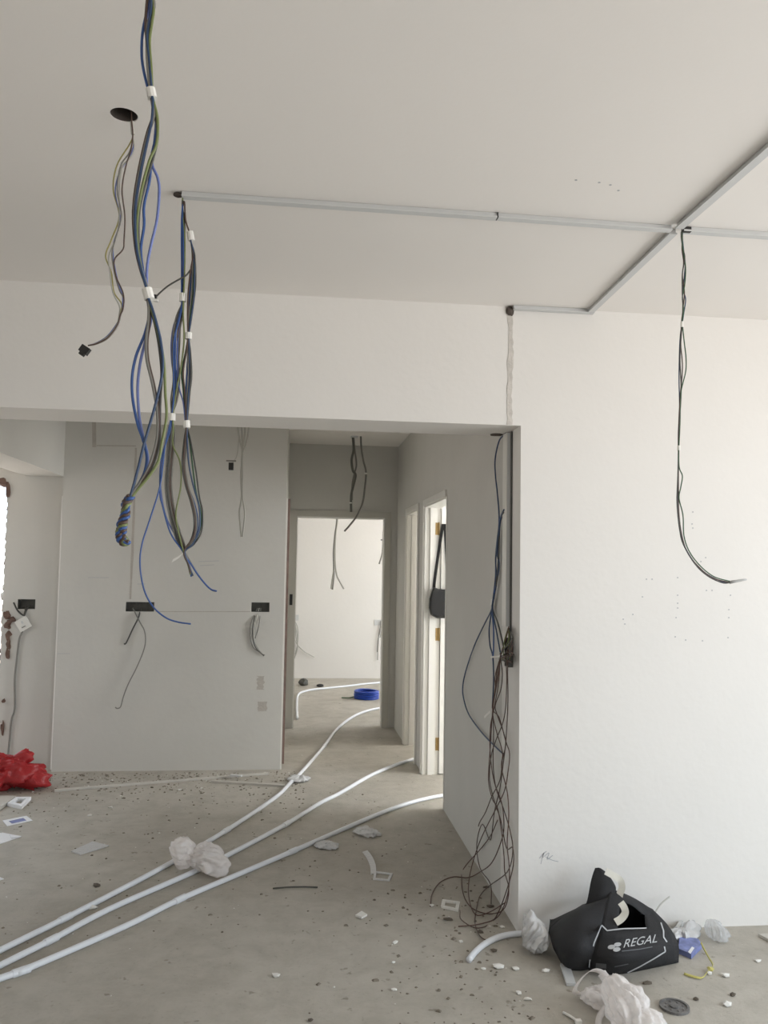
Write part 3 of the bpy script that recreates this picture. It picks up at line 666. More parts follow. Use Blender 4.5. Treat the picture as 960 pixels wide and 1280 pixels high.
# ------------------------------------------------------------------ wires on the corridor's right wall
WX = XC-.010
def wx(a, b, dx=0.): return onX(a, b, WX-dx)
tr = thing('wall_trunking', onX(640, 790, XC), 'slim white trunking running down the corridor wall near its corner', 'trunking')
ya, yb = onX(637.5, 700, XC)[1], onX(633, 700, XC)[1]; y0_, y1_ = min(ya, yb), max(ya, yb); zb = onX(635.5, 783, XC)[2]
box('channel', (XC-.016, XC-.001, y0_, y1_, zb, S-.004), TRUNK, tr)
box('lid', (XC-.019, XC-.016, y0_-.002, y1_+.002, zb, S-.004), FRAMEW, tr)
yc_ = onX(639.6, 700, XC)[1]; box('shadow_gap_strip', (XC-.006, XC-.001, yc_-.008, yc_+.008, onX(639, 830, XC)[2], S-.004), DGREY, tr)  # dark strip painted in for the shadow line beside the trunking
p = onX(640, 815, XC); h = .085
wb = thing('wall_box', (XC, p[1], p[2]-h/2), 'rusty open wall box stuffed with dark wires under the wall trunking', 'wall box')
box('back_box', (XC-.006, XC-.001, p[1]-.02, p[1]+.03, p[2]-h*.75, p[2]+h*.7), STEEL, wb)
for q in ((p[1]-.02, p[1]-.016), (p[1]+.026, p[1]+.03)): box('box_side', (XC-.025, XC-.006, q[0], q[1], p[2]-h*.75, p[2]+h*.7), STEEL, wb)
RE = .0036
En = thing('wire_bundle', (XC-.02, *onX(635, 541, XC)[[1]], S), 'dark blue wires from the beam end taped together with one wide loop', 'wires')
e_top = [(635.5, 537), (631, 543), (624, 551), (619, 574), (619.5, 596), (621.7, 616), (624, 649)]
for mt, q in ((NAVY, e_top+[(621.5, 678), (619.5, 699), (620.6, 728), (616.5, 749), (614.5, 762), (605.6, 780), (593, 807), (582.5, 838), (578.5, 858), (579.5, 873), (586, 893), (602.5, 916), (621, 935), (630, 943)]),
              (NAVY, [(630, 637), (626, 648), (624, 665), (621, 690), (624, 705), (621.7, 722), (617.5, 745), (614.8, 762), (611.5, 787), (612.6, 807), (616, 821), (617, 850), (615.5, 885)]),
              (BLUE, [(629.5, 638), (625, 650), (622, 680), (623.5, 700), (622, 720), (617, 745), (615, 762), (617, 785), (617, 808), (616.5, 821)]),
              (NAVY, [(629, 639), (624.5, 655), (620, 690), (619.5, 720), (616.5, 748), (615.5, 762), (621, 791), (625, 813), (627, 822)]),
              (DGREY, [(630, 640), (625, 655), (623.5, 690), (621, 725), (617, 750), (616, 762), (622, 778), (627, 797), (630, 812)])):
    tube('wire', [wx(a, b, random.uniform(0, .012)) for a, b in q], RE, mt, En)
mesh_obj('tape_band', *tube_vf([wx(615.8, 749, .005), wx(615.4, 756, .005)], .009, 10), TAPE, En)
p = onX(636.7, 630, XC); k = 10
mesh_obj('screw_hole', [(XC-x, p[1]+.014*math.cos(2*math.pi*i/k), p[2]+.009*math.sin(2*math.pi*i/k)) for x in (-.001, .002) for i in range(k)], [(i, (i+1) % k, k+(i+1) % k, k+i) for i in range(k)]+[tuple(range(k, 2*k))], BLACK, wall_cr)
mesh_obj('wire_exit', *lump((XC-.045, onX(633, 539, XC)[1], S-.002), (.03, .03, .006), 9, 2, .3), HOLE, wall_front)

Kn = thing('wire_bundle', (XC-.02, wx(630, 1140)[1], 0.), 'brown wires tumbling from the rusty wall box to loops on the floor', 'wires')
fan_a = [(636, 783), (634.5, 790), (632, 800), (628.5, 810), (625.5, 821)]
knot = (625.5, 821)
paths = [
 fan_a+[(621.5, 838), (619.5, 855), (616, 885), (614, 915), (613, 932), (611, 960), (611, 980), (616, 1000), (622, 1010), (627, 1040), (630, 1070), (631, 1090), (636, 1110), (633, 1130), (625, 1140), (608, 1142), (590, 1135), (580, 1120), (577, 1100), (580, 1085), (600, 1062), (613, 1045), (622, 1025)],
 fan_a+[(623, 838), (620, 858), (616, 888), (617, 915), (616.5, 955), (620, 985), (629, 1010), (638, 1040), (641, 1065), (634, 1090), (612, 1107), (600, 1120), (595, 1140), (594, 1155), (600, 1170), (610, 1175), (625, 1170)],
 fan_a+[(628, 841), (626, 862), (619, 882), (622, 895), (632, 926), (628, 950), (625, 975), (615, 995), (607, 1015), (600, 1027), (598, 1033)],
 fan_a+[(619, 845), (619, 862), (615.5, 886), (624, 897), (632, 926), (637, 942), (635, 965), (631, 987), (623, 1005), (605, 1040), (595, 1065), (587, 1095), (586, 1120), (594, 1143), (612, 1140), (632, 1128)],
 fan_a+[(624, 845), (622, 862), (617, 888), (613, 910), (613, 945), (618, 978), (627, 1003), (630, 1030), (627, 1050), (615, 1078), (600, 1090), (585, 1097), (567, 1096), (550, 1103), (540, 1118), (538, 1133)],
 [(640, 800), (636, 815), (634.5, 835), (635, 870), (634, 900), (632, 930), (629, 955), (625, 985), (618, 1015), (613, 1050), (603, 1030), (596, 1055), (600, 1085), (613, 1105), (614, 1130)],
 fan_a+[(622, 850), (616, 888), (620, 912), (628, 940), (627, 960), (634, 990), (636, 1020), (634, 1055), (637, 1090), (634, 1120), (622, 1146), (600, 1155), (573, 1158)],
 [(641, 805), (637, 818), (633, 828), (633.5, 850), (632, 885), (628, 905), (620, 925), (614, 945), (612, 975), (619, 1005), (626, 1025), (633, 1060), (641, 1060), (640, 1090), (620, 1146), (598, 1160), (577, 1150), (575, 1138)],
]
for i, q in enumerate(paths):
    off = .003+.004*i
    tube('wire', [wallfloor(a, b, WX-off, .004+.003*(i % 4)) for a, b in q], .0023, [RUST, BROWN, BROWN, RUST, RUST, BROWN, RUST, BROWN][i], Kn, n=5)
for i in range(16):                       # the short crammed wires of the box
    a = (random.uniform(635, 638), random.uniform(783, 790)) if i % 2 else (random.uniform(636.5, 643), random.uniform(797, 832))
    mdl = (random.uniform(630, 641), random.uniform(798, 826)); e = (knot[0]+random.uniform(-2, 4), knot[1]+random.uniform(-4, 6))
    tube('box_wire', [wx(*a, .004), wx(*mdl, random.uniform(.01, .045)), wx(*e, random.uniform(.005, .03))], .0022, [BROWN, DGREY, BROWN, GREEN][i % 4], Kn, n=5)
mesh_obj('tape_tail', *ribbon_vf([wx(613.5, 821.5, .03), wx(618, 821, .03), wx(624, 820.5, .03)], (0, .2, 1), .008, .001), TAPE, Kn)
mesh_obj('tape_tail', *ribbon_vf([wx(612.5, 889.5, .02), wx(609, 893, .03), wx(605.5, 896.5, .035)], (0, .6, .6), .012, .001), TAPE, Kn)

# ------------------------------------------------------------------ conduits on the floor
RP = .0120
def conduit(label, px, couplers, r=RP, z=None, ext=None):
    z = r if z is None else z
    pts = [onZ(a, b, z) for a, b in px]
    if ext:
        d = pts[0]-pts[1]; d /= np.linalg.norm(d); pts = [pts[0]+d*ext] + pts
    t = thing('conduit', (*pts[len(pts)//2][:2], 0.), label, 'conduit', None)
    tube('pipe', pts, r, PIPE, t, n=6, sides=12)
    for a, b in couplers:
        p = onZ(a, b, z); j = min(range(len(pts)-1), key=lambda i: np.linalg.norm((pts[i]+pts[i+1])/2-p)); d = pts[j+1]-pts[j]; d /= np.linalg.norm(d)
        sm = spline(pts, 12); q = min(sm, key=lambda s: np.linalg.norm(s-p))
        mesh_obj('coupler', *tube_vf([q-d*.032, q+d*.032], r*1.22, 12), PIPE, t, smooth=False)
    return t
c1 = [(0, 1188), (82, 1147.5), (200, 1086), (283, 1038), (344, 997), (362.5, 979), (377, 965), (400, 939), (408, 929), (418, 915), (432, 902), (447, 893), (463, 887.5), (486, 883)]
c2 = [(0, 1207), (64, 1175), (137.5, 1136), (244, 1089), (300, 1061), (358, 1030), (400, 1004), (424, 992), (462, 970), (492, 957), (522, 947.5)]
c3 = [(0, 1223), (26.5, 1214), (156, 1158), (225, 1124), (300, 1092), (366, 1064), (460, 1023), (500, 1007.5), (530, 999), (553, 994.5), (570, 993)]
conduit('white conduit snaking down the corridor to the end doorway', c1, [(82, 1147.5), (283, 1038), (405, 932)], ext=1.2)
conduit('white conduit curving through the farther corridor side doorway', c2[:-1]+[(526, 946)], [(64, 1175), (358, 1030)], ext=1.2)
conduit('white conduit curving into the doorway where the handbag hangs', c3[:-1]+[(566, 993.5)], [(27, 1213.5), (225, 1124), (366, 1064)], ext=1.2)
conduit('white conduit lying on the far room floor, near bend standing in for a light streak', [(371.5, 898), (371, 882), (373, 868), (385, 863), (400, 861), (430, 858), (455, 855), (478, 853), (495, 851)], [])  # near bend added along the jamb in place of a streak of light
conduit('short bent white conduit beside the black tote bag', [(586, 1200), (594, 1190), (606, 1180), (622, 1172), (640, 1168), (668, 1166.5)], [], r=.0118)
Y0 = onZ(376, 905, 0)

# old skirting strips in the dirt before the partition
def stick(name, a, b, w, h, label, material, cat, z0=.001):
    pa, pb = onZ(*a, 0.), onZ(*b, 0.); t = (pb-pa)/np.linalg.norm(pb-pa); s = np.array([-t[1], t[0], 0])
    V = [p+s*w/2*q+np.array([0, 0, z]) for z in (z0, z0+h) for p in (pa, pb) for q in (-1, 1)]
    return props(mesh_obj(name, V, [(0, 1, 3, 2), (4, 6, 7, 5), (0, 4, 5, 1), (2, 3, 7, 6), (0, 2, 6, 4), (1, 5, 7, 3)], material), label, cat)
stick('trunking_strip', (68, 989.5), (335, 968), .028, .012, 'long thin grey strip lying in dust along the partition wall', CARD, 'strip')
stick('trunking_strip', (264, 978), (356, 983.5), .026, .014, 'shorter grey strip lying in dust near the partition corner', CARD, 'strip', .0)
stick('trunking_strip', (288, 973.5), (302, 974.5), .03, .01, 'small bright white trunking scrap on the dusty strips', TRUNK, 'strip', .02)
stick('board', (-44, 1036), (10, 999), .10, .02, 'pale board lying flat on the floor beside the white carton lid', CARD, 'board')

# ------------------------------------------------------------------ crumpled plastic and litter
def crumple(name, c, lobes, seed, amp, material, label, cat, sub=5, freq=9., group=None, parent=None, floor=True, pleat=None):
    if pleat:
        ax_ = Vector(pleat[0]).normalized(); e1 = ax_.orthogonal().normalized(); e2 = ax_.cross(e1)
    bm = bmesh.new(); bmesh.ops.create_icosphere(bm, subdivisions=sub, radius=1)
    o = Vector((seed*3.17, seed*1.31, seed*7.7)); V = []
    for v in bm.verts:
        d = v.co.normalized(); best = 0
        for (lx, ly, lz, rx, ry, rz) in lobes:          # farthest exit from each ellipsoid along d
            A_ = (d.x/rx)**2+(d.y/ry)**2+(d.z/rz)**2; B_ = -2*(d.x*lx/rx**2+d.y*ly/ry**2+d.z*lz/rz**2); C_ = (lx/rx)**2+(ly/ry)**2+(lz/rz)**2-1
            q = B_*B_-4*A_*C_
            if q > 0: best = max(best, (-B_+math.sqrt(q))/(2*A_))
        p = d*max(best, .01)
        w_ = p*freq+o+Vector((noise.noise(p*freq*.8+o), noise.noise(p*freq*.8-o), noise.noise(p*freq*.8+o*2)))*.9
        rg = .55-2.2*abs(noise.noise(w_*.55)); rg2 = .5-2*abs(noise.noise(w_*1.25+o)); rg3 = .5-2*abs(noise.noise(w_*2.6))
        f_ = 1+amp*(rg*.8+rg2*.4+rg3*.08)
        if pleat:                                      # gathers running out from the knot or handle
            th = math.atan2(d.dot(e2), d.dot(e1))/(2*math.pi)*pleat[1]+1.6*noise.noise(p*freq*.45+o)
            q_ = th-math.floor(th); tri = abs(2*q_-1); fade = math.sqrt(max(0, 1-d.dot(ax_)**2))
            th2 = th*2.3+2*noise.noise(p*freq*.9-o); tri2 = abs(2*(th2-math.floor(th2))-1)
            f_ += pleat[2]*fade*((tri-.5)*.8+(tri2-.5)*.4)
        p = p*f_
        V.append((c[0]+p.x, c[1]+p.y, max(c[2]+p.z, .0015) if floor else c[2]+p.z))
    Fc = [tuple(v.index for v in f.verts) for f in bm.faces]; bm.free()
    ob = mesh_obj(name, V, Fc, material, parent, smooth=True)
    if label: props(ob, label, cat, group)
    return ob
def at(px, py, z=0.): return onZ(px, py, z)

p = at(-12, 972, .07)
RB_ = thing('plastic_bag', (p[0]+.05, p[1], 0.), 'crumpled red plastic bag against the kitchen wall', 'plastic bag')
crumple('bag_body', (p[0]+.05, p[1]-.02, .095), [(0, 0, 0, .22, .14, .10), (.12, 0, .0, .15, .12, .085), (-.1, 0, .05, .2, .12, .08), (.22, -.01, -.03, .10, .08, .05)], 4, .34, RED, None, None, parent=RB_, freq=13, pleat=((1, -.1, .35), 12, .5))
crumple('bag_neck', (p[0]+.10, p[1], .17), [(0, 0, 0, .12, .06, .035), (.1, 0, .03, .055, .03, .04)], 6, .35, RED, None, None, parent=RB_, freq=18, sub=5, pleat=((1, 0, .3), 9, .6))

p = at(234, 1080, .05)
wbg = thing('plastic_bag', (p[0], p[1], 0.), 'knotted white plastic bag lying across two conduits', 'plastic bag')
q = at(231, 1072, .07); crumple('bag_lobe', (q[0], q[1], .085), [(0, 0, 0, .05, .055, .06), (-.015, -.01, .03, .05, .05, .05)], 11, .22, FILM, None, None, parent=wbg, freq=18, sub=5, pleat=((1, -.3, -.6), 9, .42))
q = at(258, 1078, .05); crumple('bag_lobe', (q[0], q[1], .075), [(0, 0, 0, .08, .075, .055), (.04, -.04, -.02, .065, .05, .045)], 12, .22, FILM, None, None, parent=wbg, freq=17, sub=5, pleat=((1, -.2, .1), 10, .42))
q = at(243, 1078, .05); crumple('bag_knot', (q[0], q[1]-.03, .07), [(0, 0, 0, .03, .03, .022)], 13, .5, FILM, None, None, parent=wbg, freq=30, sub=4)

p = at(372, 973, .02); crumple('plastic_wrap', (p[0], p[1], .018), [(0, 0, 0, .06, .05, .018), (.03, 0, 0, .05, .04, .02)], 21, .4, GFILM, 'flat clear wrap caught on the corridor conduit', 'plastic wrap', 5, 22, pleat=((.6, .6, .3), 8, .5))
p = at(372, 975, .02)
p = at(409, 1057, .01); crumple('plastic_wrap', (p[0], p[1], .012), [(0, 0, 0, .055, .05, .014)], 22, .4, GFILM, 'small rumpled clear wrap beside the nearest conduit', 'plastic wrap', 5, 24, pleat=((.8, .5, .2), 7, .5))
p = at(456, 1039, .01); crumple('plastic_wrap', (p[0], p[1], .012), [(0, 0, 0, .06, .07, .012), (.03, -.05, 0, .05, .03, .014)], 23, .4, GFILM, 'torn clear wrap under the bend of the conduit', 'plastic wrap', 5, 24, pleat=((.8, .5, .2), 7, .5))

# litter by the tote
p = at(683, 1190, .05); crumple('plastic_bag', (p[0]-.012, p[1]+.11, .06), [(0, 0, 0, .045, .06, .06), (-.012, .02, .025, .03, .045, .055)], 31, .2, GFILM, 'grey plastic bag squeezed behind the black tote', 'plastic bag', 5, 18, pleat=((.2, .1, 1), 9, .4))
p = at(893, 1168, .03); crumple('plastic_bag', (p[0], min(p[1], D-.075), .045), [(0, 0, 0, .032, .04, .035), (.02, .0, -.01, .03, .035, .025)], 32, .3, CLEAR, 'clear plastic bag scrap at the foot of the white wall', 'plastic wrap', 5, 22, pleat=((0, .3, 1), 8, .45))
p = at(855, 1172, .02); crumple('plastic_wrap', (p[0]+.01, p[1]+.03, .02), [(0, 0, 0, .06, .035, .018), (.04, .02, .01, .03, .02, .025)], 33, .35, GFILM, 'dusty clear packet lying between black tote and wall', 'plastic wrap', 5, 22, pleat=((0, .3, 1), 8, .45))

# white bag in the foreground with a loop handle
p = at(785, 1262, .05)
fb = thing('plastic_bag', (p[0], p[1], 0.), 'white plastic carrier bag with loop handle before the black tote', 'plastic bag')
q = at(786, 1272, .05); crumple('bag_body', (q[0], q[1], .07), [(0, 0, 0, .06, .085, .07), (-.015, .05, .03, .045, .05, .05), (.025, -.06, -.02, .06, .08, .055)], 41, .2, FILM, None, None, parent=fb, freq=14, pleat=((-.25, .8, .55), 11, .4))
q = at(750, 1246, .03); crumple('bag_fold', (q[0], q[1], .03), [(0, 0, 0, .06, .045, .026), (.05, -.02, .01, .06, .04, .03)], 42, .3, FILM, None, None, parent=fb, freq=20, pleat=((1, -.5, .2), 9, .45))
YH = onZ(745, 1240, .02)[1]
loop = [(765, 1232), (757, 1219), (747, 1213), (737, 1214), (727, 1223), (720, 1233), (719, 1240), (727, 1243), (738, 1243)]
P = [onY(a, b, YH-.02-.012*math.sin(i/8)) for i, (a, b) in enumerate(spline(loop, 5))]
mesh_obj('bag_handle', *ribbon_vf(P, (.25, -.6, .55), .03, .0012), FILM, fb, smooth=True)
P = [onY(a, b, YH+.0) for a, b in spline([(752, 1216), (758, 1224), (768, 1229), (778, 1232)], 5)]
mesh_obj('bag_handle', *ribbon_vf(P, (.5, -.3, .6), .035, .0012), FILM, fb, smooth=True)
P = [onZ(a, b, .03-.001*i) for i, (a, b) in enumerate(spline([(776, 1242), (762, 1254), (751, 1268), (748, 1280), (752, 1290)], 5))]
mesh_obj('bag_handle', *facing_ribbon_vf(P, .02, .002), FILM, fb, smooth=True)

# flat litter helpers
def flat(name, px, th, material, label, cat, group=None, z=.001, lift=0., parent=None):
    P = [onZ(a, b, z) for a, b in px]; n = len(P)
    V = [tuple(p+np.array([0, 0, lift*(i % 2)])) for i, p in enumerate(P)]+[tuple(p+np.array([0, 0, th+lift*(i % 2)])) for i, p in enumerate(P)]
    Fc = [tuple(range(n))[::-1], tuple(range(n, 2*n))]+[(i, (i+1) % n, n+(i+1) % n, n+i) for i in range(n)]
    o = mesh_obj(name, V, Fc, material, parent)
    return props(o, label, cat, group) if label else o
def ring_plate(name, px, inner, th, material, label, cat, z=.001):
    P = [onZ(a, b, z) for a, b in px]; c = sum(P)/4; Q = [c+(p-c)*inner for p in P]
    V = [tuple(p+np.array([0, 0, h])) for h in (0, th) for L_ in (P, Q) for p in L_]
    Fc = []
    for i in range(4):
        j = (i+1) % 4
        Fc += [(i, j, 4+j, 4+i), (8+i, 12+i, 12+j, 8+j), (i, 8+i, 8+j, j), (4+i, 4+j, 12+j, 12+i)]
    return props(mesh_obj(name, V, Fc, material), label, cat)
ring_plate('cover_frame', [(551, 1135), (573, 1140), (575, 1129), (553, 1126)], .62, .008, FRAMEW, 'small white plastic frame lying beside the brown wire loops', 'plastic frame')
ring_plate('cover_frame', [(466, 1100), (487, 1102), (491, 1093), (468, 1090)], .72, .006, GFILM, 'faint grey plastic frame lying before the torn wrap', 'plastic frame')
P = [onZ(a, b, .005) for a, b in spline([(456, 1064), (462, 1072), (466, 1082), (467, 1092)], 5)]
props(mesh_obj('plastic_strip', *ribbon_vf(P, (1, .3, .2), .03, .002), GFILM), 'pale curled plastic strip joining the faint grey frame', 'strip')
ring_plate('box_lid', [(9, 1008), (27, 1012), (39, 1000), (20, 1000)], .55, .02, PAPER, 'open white carton lid near the red plastic bag', 'carton')
lf1 = flat('leaflet', [(3, 1026), (9, 1033), (41, 1026), (33, 1020)], .002, PAPER, 'pale leaflet with blue print before the white carton lid', 'paper')
flat('printed_area', [(11, 1026.5), (15, 1029.5), (33, 1025.5), (29, 1022.5)], .0006, BPAPER, None, None, z=.0036, parent=lf1)
lf2 = flat('paper_sheet', [(-30, 1049), (-8, 1058), (27, 1046), (3, 1041)], .002, PAPER, 'bright white paper sheet with folded corner near the pale leaflet', 'paper')
flat('folded_corner', [(12, 1043.5), (14, 1048), (27, 1046)], .004, PAPER, None, None, z=.004, parent=lf2)
flat('paper_scrap', [(-12, 1098), (-10, 1104), (5, 1099), (-4, 1095)], .002, PAPER, 'small white paper scrap alone on the bare screed', 'paper')
flat('plastic_sleeve', [(89, 1065), (100, 1069), (136, 1058), (116, 1053)], .006, GFILM, 'flat grey plastic sleeve lying alone on the floor', 'plastic sleeve')
tl = flat('board_offcut', [(948, 1171), (985, 1190), (995, 1180), (965, 1170)], .012, CARD, 'white board offcut lying by the white wall', 'board')
fr = flat('plaster_flake', [(444, 1146), (452, 1150), (459, 1145), (452, 1142)], .008, CHIPW, 'square white flake on the open floor', 'plaster chip', lift=.004)
# yellow strap, cable tie, blue packet
YS = thing('packing_strap', onZ(875, 1215), 'thin yellow packing strap twisted on the floor beside black tote', 'strap')
P = [onZ(a, b, z) for a, b, z in ((876, 1178, .03), (880, 1186, .02), (886, 1197, .012), (891, 1207, .01), (884, 1215, .008), (878, 1222, .006), (868, 1221, .006), (855, 1217, .006))]
P = spline(P, 5); mesh_obj('strap', *ribbon_vf(P, (.6, .6, .35), .010, .002), YSTRAP, YS, smooth=True)
p = onZ(888, 1211, .012); mesh_obj('strap_knot', *lump(p, (.012, .012, .008), 4, 2), YSTRAP, YS)
bp_ = flat('packet', [(848, 1192), (864, 1199), (877, 1186), (873, 1180), (850, 1172)], .02, BPAPER, 'blue printed packet poking from under black tote', 'packet')
flat('packet_label', [(860, 1190), (863, 1192.5), (868, 1185), (865, 1183.5)], .001, PAPER, None, None, z=.0215, parent=bp_)
ct = thing('cable_tie', onZ(722, 1275), 'white plastic cable tie beside the white carrier bag', 'cable tie')
tube('tie', [onZ(704, 1265.5, .006), onZ(714, 1271, .006), onZ(722, 1277, .006)], .0045, FRAMEW, ct, n=3)
p = onZ(723, 1278, .006); box('tie_head', (p[0]-.01, p[0]+.01, p[1]-.008, p[1]+.008, .001, .014), FRAMEW, ct)
stick('trunking_offcut', (706, 1208), (714, 1233), .034, .01, 'grey trunking offcut sticking out from under black tote', TRUNK, 'trunking')
stick('trunking_offcut', (752, 1266), (790, 1276), .03, .012, 'pale trunking offcut under the white carrier bag', TRUNK, 'trunking', .0)
stick('white_stub', (846, 1170), (852, 1160), .016, .03, 'small white plastic stub upright between tote and wall', TRUNK, 'plastic piece')
# rusty floor plate
p = onZ(843, 1260); dn = thing('cast_disc', (p[0], p[1], 0.), 'round grey embossed metal disc lying flat on the floor', 'disc')
k = 28; DISC = mat('grey_cast_metal', (108, 106, 104), .6, .25, 60, .3, 90)
def disc_vf(c, r, z0, z1): return [(c[0]+r*math.cos(2*math.pi*i/k), c[1]+r*math.sin(2*math.pi*i/k), z) for z in (z0, z1) for i in range(k)], [tuple(range(k))[::-1], tuple(range(k, 2*k))]+[(i, (i+1) % k, k+(i+1) % k, k+i) for i in range(k)]
mesh_obj('plate', *disc_vf(p, .05, .0005, .005), DISC, dn); mesh_obj('boss', *disc_vf(p, .016, .005, .010), DISC, dn)
def ring_vf(c, r0_, r1_, z0, z1):
    V = [(c[0]+r*math.cos(2*math.pi*i/k), c[1]+r*math.sin(2*math.pi*i/k), z) for r, z in ((r0_, z0), (r0_, z1), (r1_, z1), (r1_, z0)) for i in range(k)]
    return V, [(a*k+i, a*k+(i+1) % k, ((a+1) % 4)*k+(i+1) % k, ((a+1) % 4)*k+i) for a in range(4) for i in range(k)]
mesh_obj('rim', *ring_vf(p, .042, .05, .005, .009), DISC, dn)
for i in range(8):
    a = 2*math.pi*i/8; q = (p[0]+.03*math.cos(a), p[1]+.03*math.sin(a))
    mesh_obj('stud', *lump((q[0], q[1], .005), (.005, .005, .004), i, 1, .1), DISC, dn)
# wire scrap on the floor
props(tube('wire_scrap', [onZ(341, 1110.5, .005), onZ(360, 1109, .008), onZ(380, 1108.5, .006), onZ(397, 1109, .004)], .0035, DGREY), 'short dark wire scrap lying alone on the screed', 'wire')

# blue wire coil in the far room
p = onZ(458, 873)
bc = thing('wire_coil', (p[0], p[1], 0.), 'coil of bright blue wire on the far room floor', 'wire coil')
rr = random.Random(3)
for i in range(5):
    for j in range(2):
        R_ = .135-.016*j+rr.uniform(-.004, .004); zz = .010+.0175*i
        P = [(p[0]+R_*math.cos(a), p[1]+R_*math.sin(a), zz+.003*math.sin(a*2+i)) for a in np.linspace(0, 2*math.pi, 41)]
        tube('coil_turn', P, .0095, BLUEB, bc, n=1, sides=7)
tube('loose_end', [(p[0]-.135, p[1], .02), (p[0]-.2, p[1]-.03, .012), (p[0]-.28, p[1]-.01, .01)], .006, DGREEN, bc)
for px, lab, s in (((379, 857), 'grey rubble lump by the far room wall box cables', (.06, .05, .05)), ((400, 858.5), 'small black scrap behind the far room conduit', (.045, .03, .02))):
    p = onZ(*px); props(mesh_obj('rubble', *lump((p[0], p[1], s[2]*.8), s, 8, 2), STEEL if s[0] > .05 else BLACK), lab, 'rubble')

# ------------------------------------------------------------------ black tote bag
def G(px, py, y): return onY(px, py, y)
def Z(px, py): return onZ(px, py, .004)
tote = thing('tote_bag', onZ(770, 1200), 'slumped black tote bag with silver print against the white wall', 'bag')
front = [[Z(735, 1212), Z(760, 1218), Z(785, 1216), Z(815, 1210), Z(848, 1203)],
         [G(741, 1193, 2.99), G(768, 1197, 2.93), G(795, 1196, 2.94), G(822, 1189, 2.99), G(848, 1181, 3.09)],
         [G(747, 1173, 3.03), G(772, 1177, 2.98), G(797, 1176, 3.0), G(820, 1169, 3.05), G(838, 1161, 3.14)],
         [G(752, 1155, 3.07), G(772, 1160, 3.05), G(790, 1161, 3.06), G(808, 1160, 3.1), G(829, 1150, 3.2)],
         [G(760, 1122, 3.16), G(776, 1127, 3.16), G(790, 1132, 3.17), G(806, 1144, 3.2), G(821, 1142, 3.24)],
         [G(766, 1112, 3.2), G(780, 1117, 3.22), G(793, 1123, 3.24), G(806, 1131, 3.25), G(819, 1140, 3.26)]]
gus = [[Z(735, 1212), Z(722, 1213), Z(706, 1209), Z(692, 1186)],
       [G(741, 1193, 2.99), G(724, 1188, 2.98), G(704, 1190, 3.02), G(688, 1172, 3.16)],
       [G(747, 1173, 3.03), G(730, 1163, 3.04), G(708, 1162, 3.08), G(687, 1162, 3.22)],
       [G(752, 1155, 3.07), G(737, 1142, 3.1), G(720, 1140, 3.14), G(706, 1145, 3.26)],
       [G(760, 1122, 3.16), G(748, 1126, 3.17), G(736, 1130, 3.2), G(728, 1131, 3.28)]]
flap = [[G(758, 1138, 3.16), G(746, 1142, 3.18), G(727, 1142, 3.22)],
        [G(762, 1122, 3.17), G(748, 1124, 3.18), G(734, 1126, 3.215)],
        [G(770, 1112, 3.2), G(754, 1108, 3.2), G(738, 1105, 3.24)],
        [G(765, 1100, 3.24), G(753, 1095, 3.24), G(741, 1093, 3.26)],
        [G(757, 1090, 3.26), G(750, 1085, 3.26), G(744, 1085, 3.27)]]
def bl(x, y, z): return np.array([x, y, z])
ridge = [front[5][i] for i in range(5)]
back = [ridge, [p*.5+bl(p[0], 3.33, .10)*.5 for p in ridge], [bl(p[0]+.01*(i-2), 3.32, .004) for i, p in enumerate(ridge)]]
rside = [[front[k][4] for k in range(6)], [front[k][4]*.5+bl(front[k][4][0]-.02, 3.31, front[k][4][2]*.8)*.5 for k in range(6)], [bl(front[k][4][0]-.04, 3.31, max(.004, front[k][4][2]*.7)) for k in range(6)]]
lback = [[gus[k][3] for k in range(5)], [bl(gus[k][3][0]+.05, 3.32, max(.004, gus[k][3][2]*.95)) for k in range(5)]]
def patch(rows, skip=(), ss=4):
    R_ = len(rows); C_ = len(rows[0])
    # interpolate the control net smoothly along both directions
    rr_ = [spline(r, ss) for r in rows]; cols = list(zip(*rr_)); cc = [spline(c, ss) for c in cols]
    nr, nc = len(cc[0]), len(cc); V = [cc[j][i] for i in range(nr) for j in range(nc)]; Fc = []
    for i in range(nr-1):
        for j in range(nc-1):
            if (i//ss, j//ss) in skip: continue
            Fc.append((i*nc+j, i*nc+j+1, (i+1)*nc+j+1, (i+1)*nc+j))
    return V, Fc
def cloth(name, rows, parent, skip=(), material=BAGB):
    V, Fc = patch(rows, skip)
    o = mesh_obj(name, V, Fc, material, parent, smooth=True)
    md = o.modifiers.new('thickness', 'SOLIDIFY'); md.thickness = .002; md.offset = 0
    return o
cloth('front_panel', front, tote, skip={(3, 1), (3, 2)})
cloth('gusset', gus, tote); cloth('top_flap', flap, tote); cloth('back_panel', back, tote); cloth('side_panel', rside, tote); cloth('back_gusset', lback, tote)
def on_front(px, py, lift=.003):
    """point of the front panel seen at a photo pixel, set slightly proud of the cloth"""
    best = None; d = ray(px, py)
    for (a, b, c_) in FT:
        n_ = np.cross(b-a, c_-a); den = n_@d
        if abs(den) < 1e-12: continue
        t_ = n_@(a-EYE)/den; q_ = EYE+t_*d
        if all(np.cross(v1-v0, q_-v0)@n_ >= -1e-9*1e3*0-1e-10 for v0, v1 in ((a, b), (b, c_), (c_, a))):
            if best is None or t_ < best[0]: best = (t_, q_, n_/np.linalg.norm(n_)*(-1 if den > 0 else 1))
    if best is None: return EYE+d*(3.0/d[1])
    return best[1]+best[2]*lift
FV, FF = patch(front, ss=4)
FT = []
for f in FF: FT += [(FV[f[0]], FV[f[1]], FV[f[2]]), (FV[f[0]], FV[f[2]], FV[f[3]])]
FT = [tuple(np.array(v) for v in t) for t in FT]
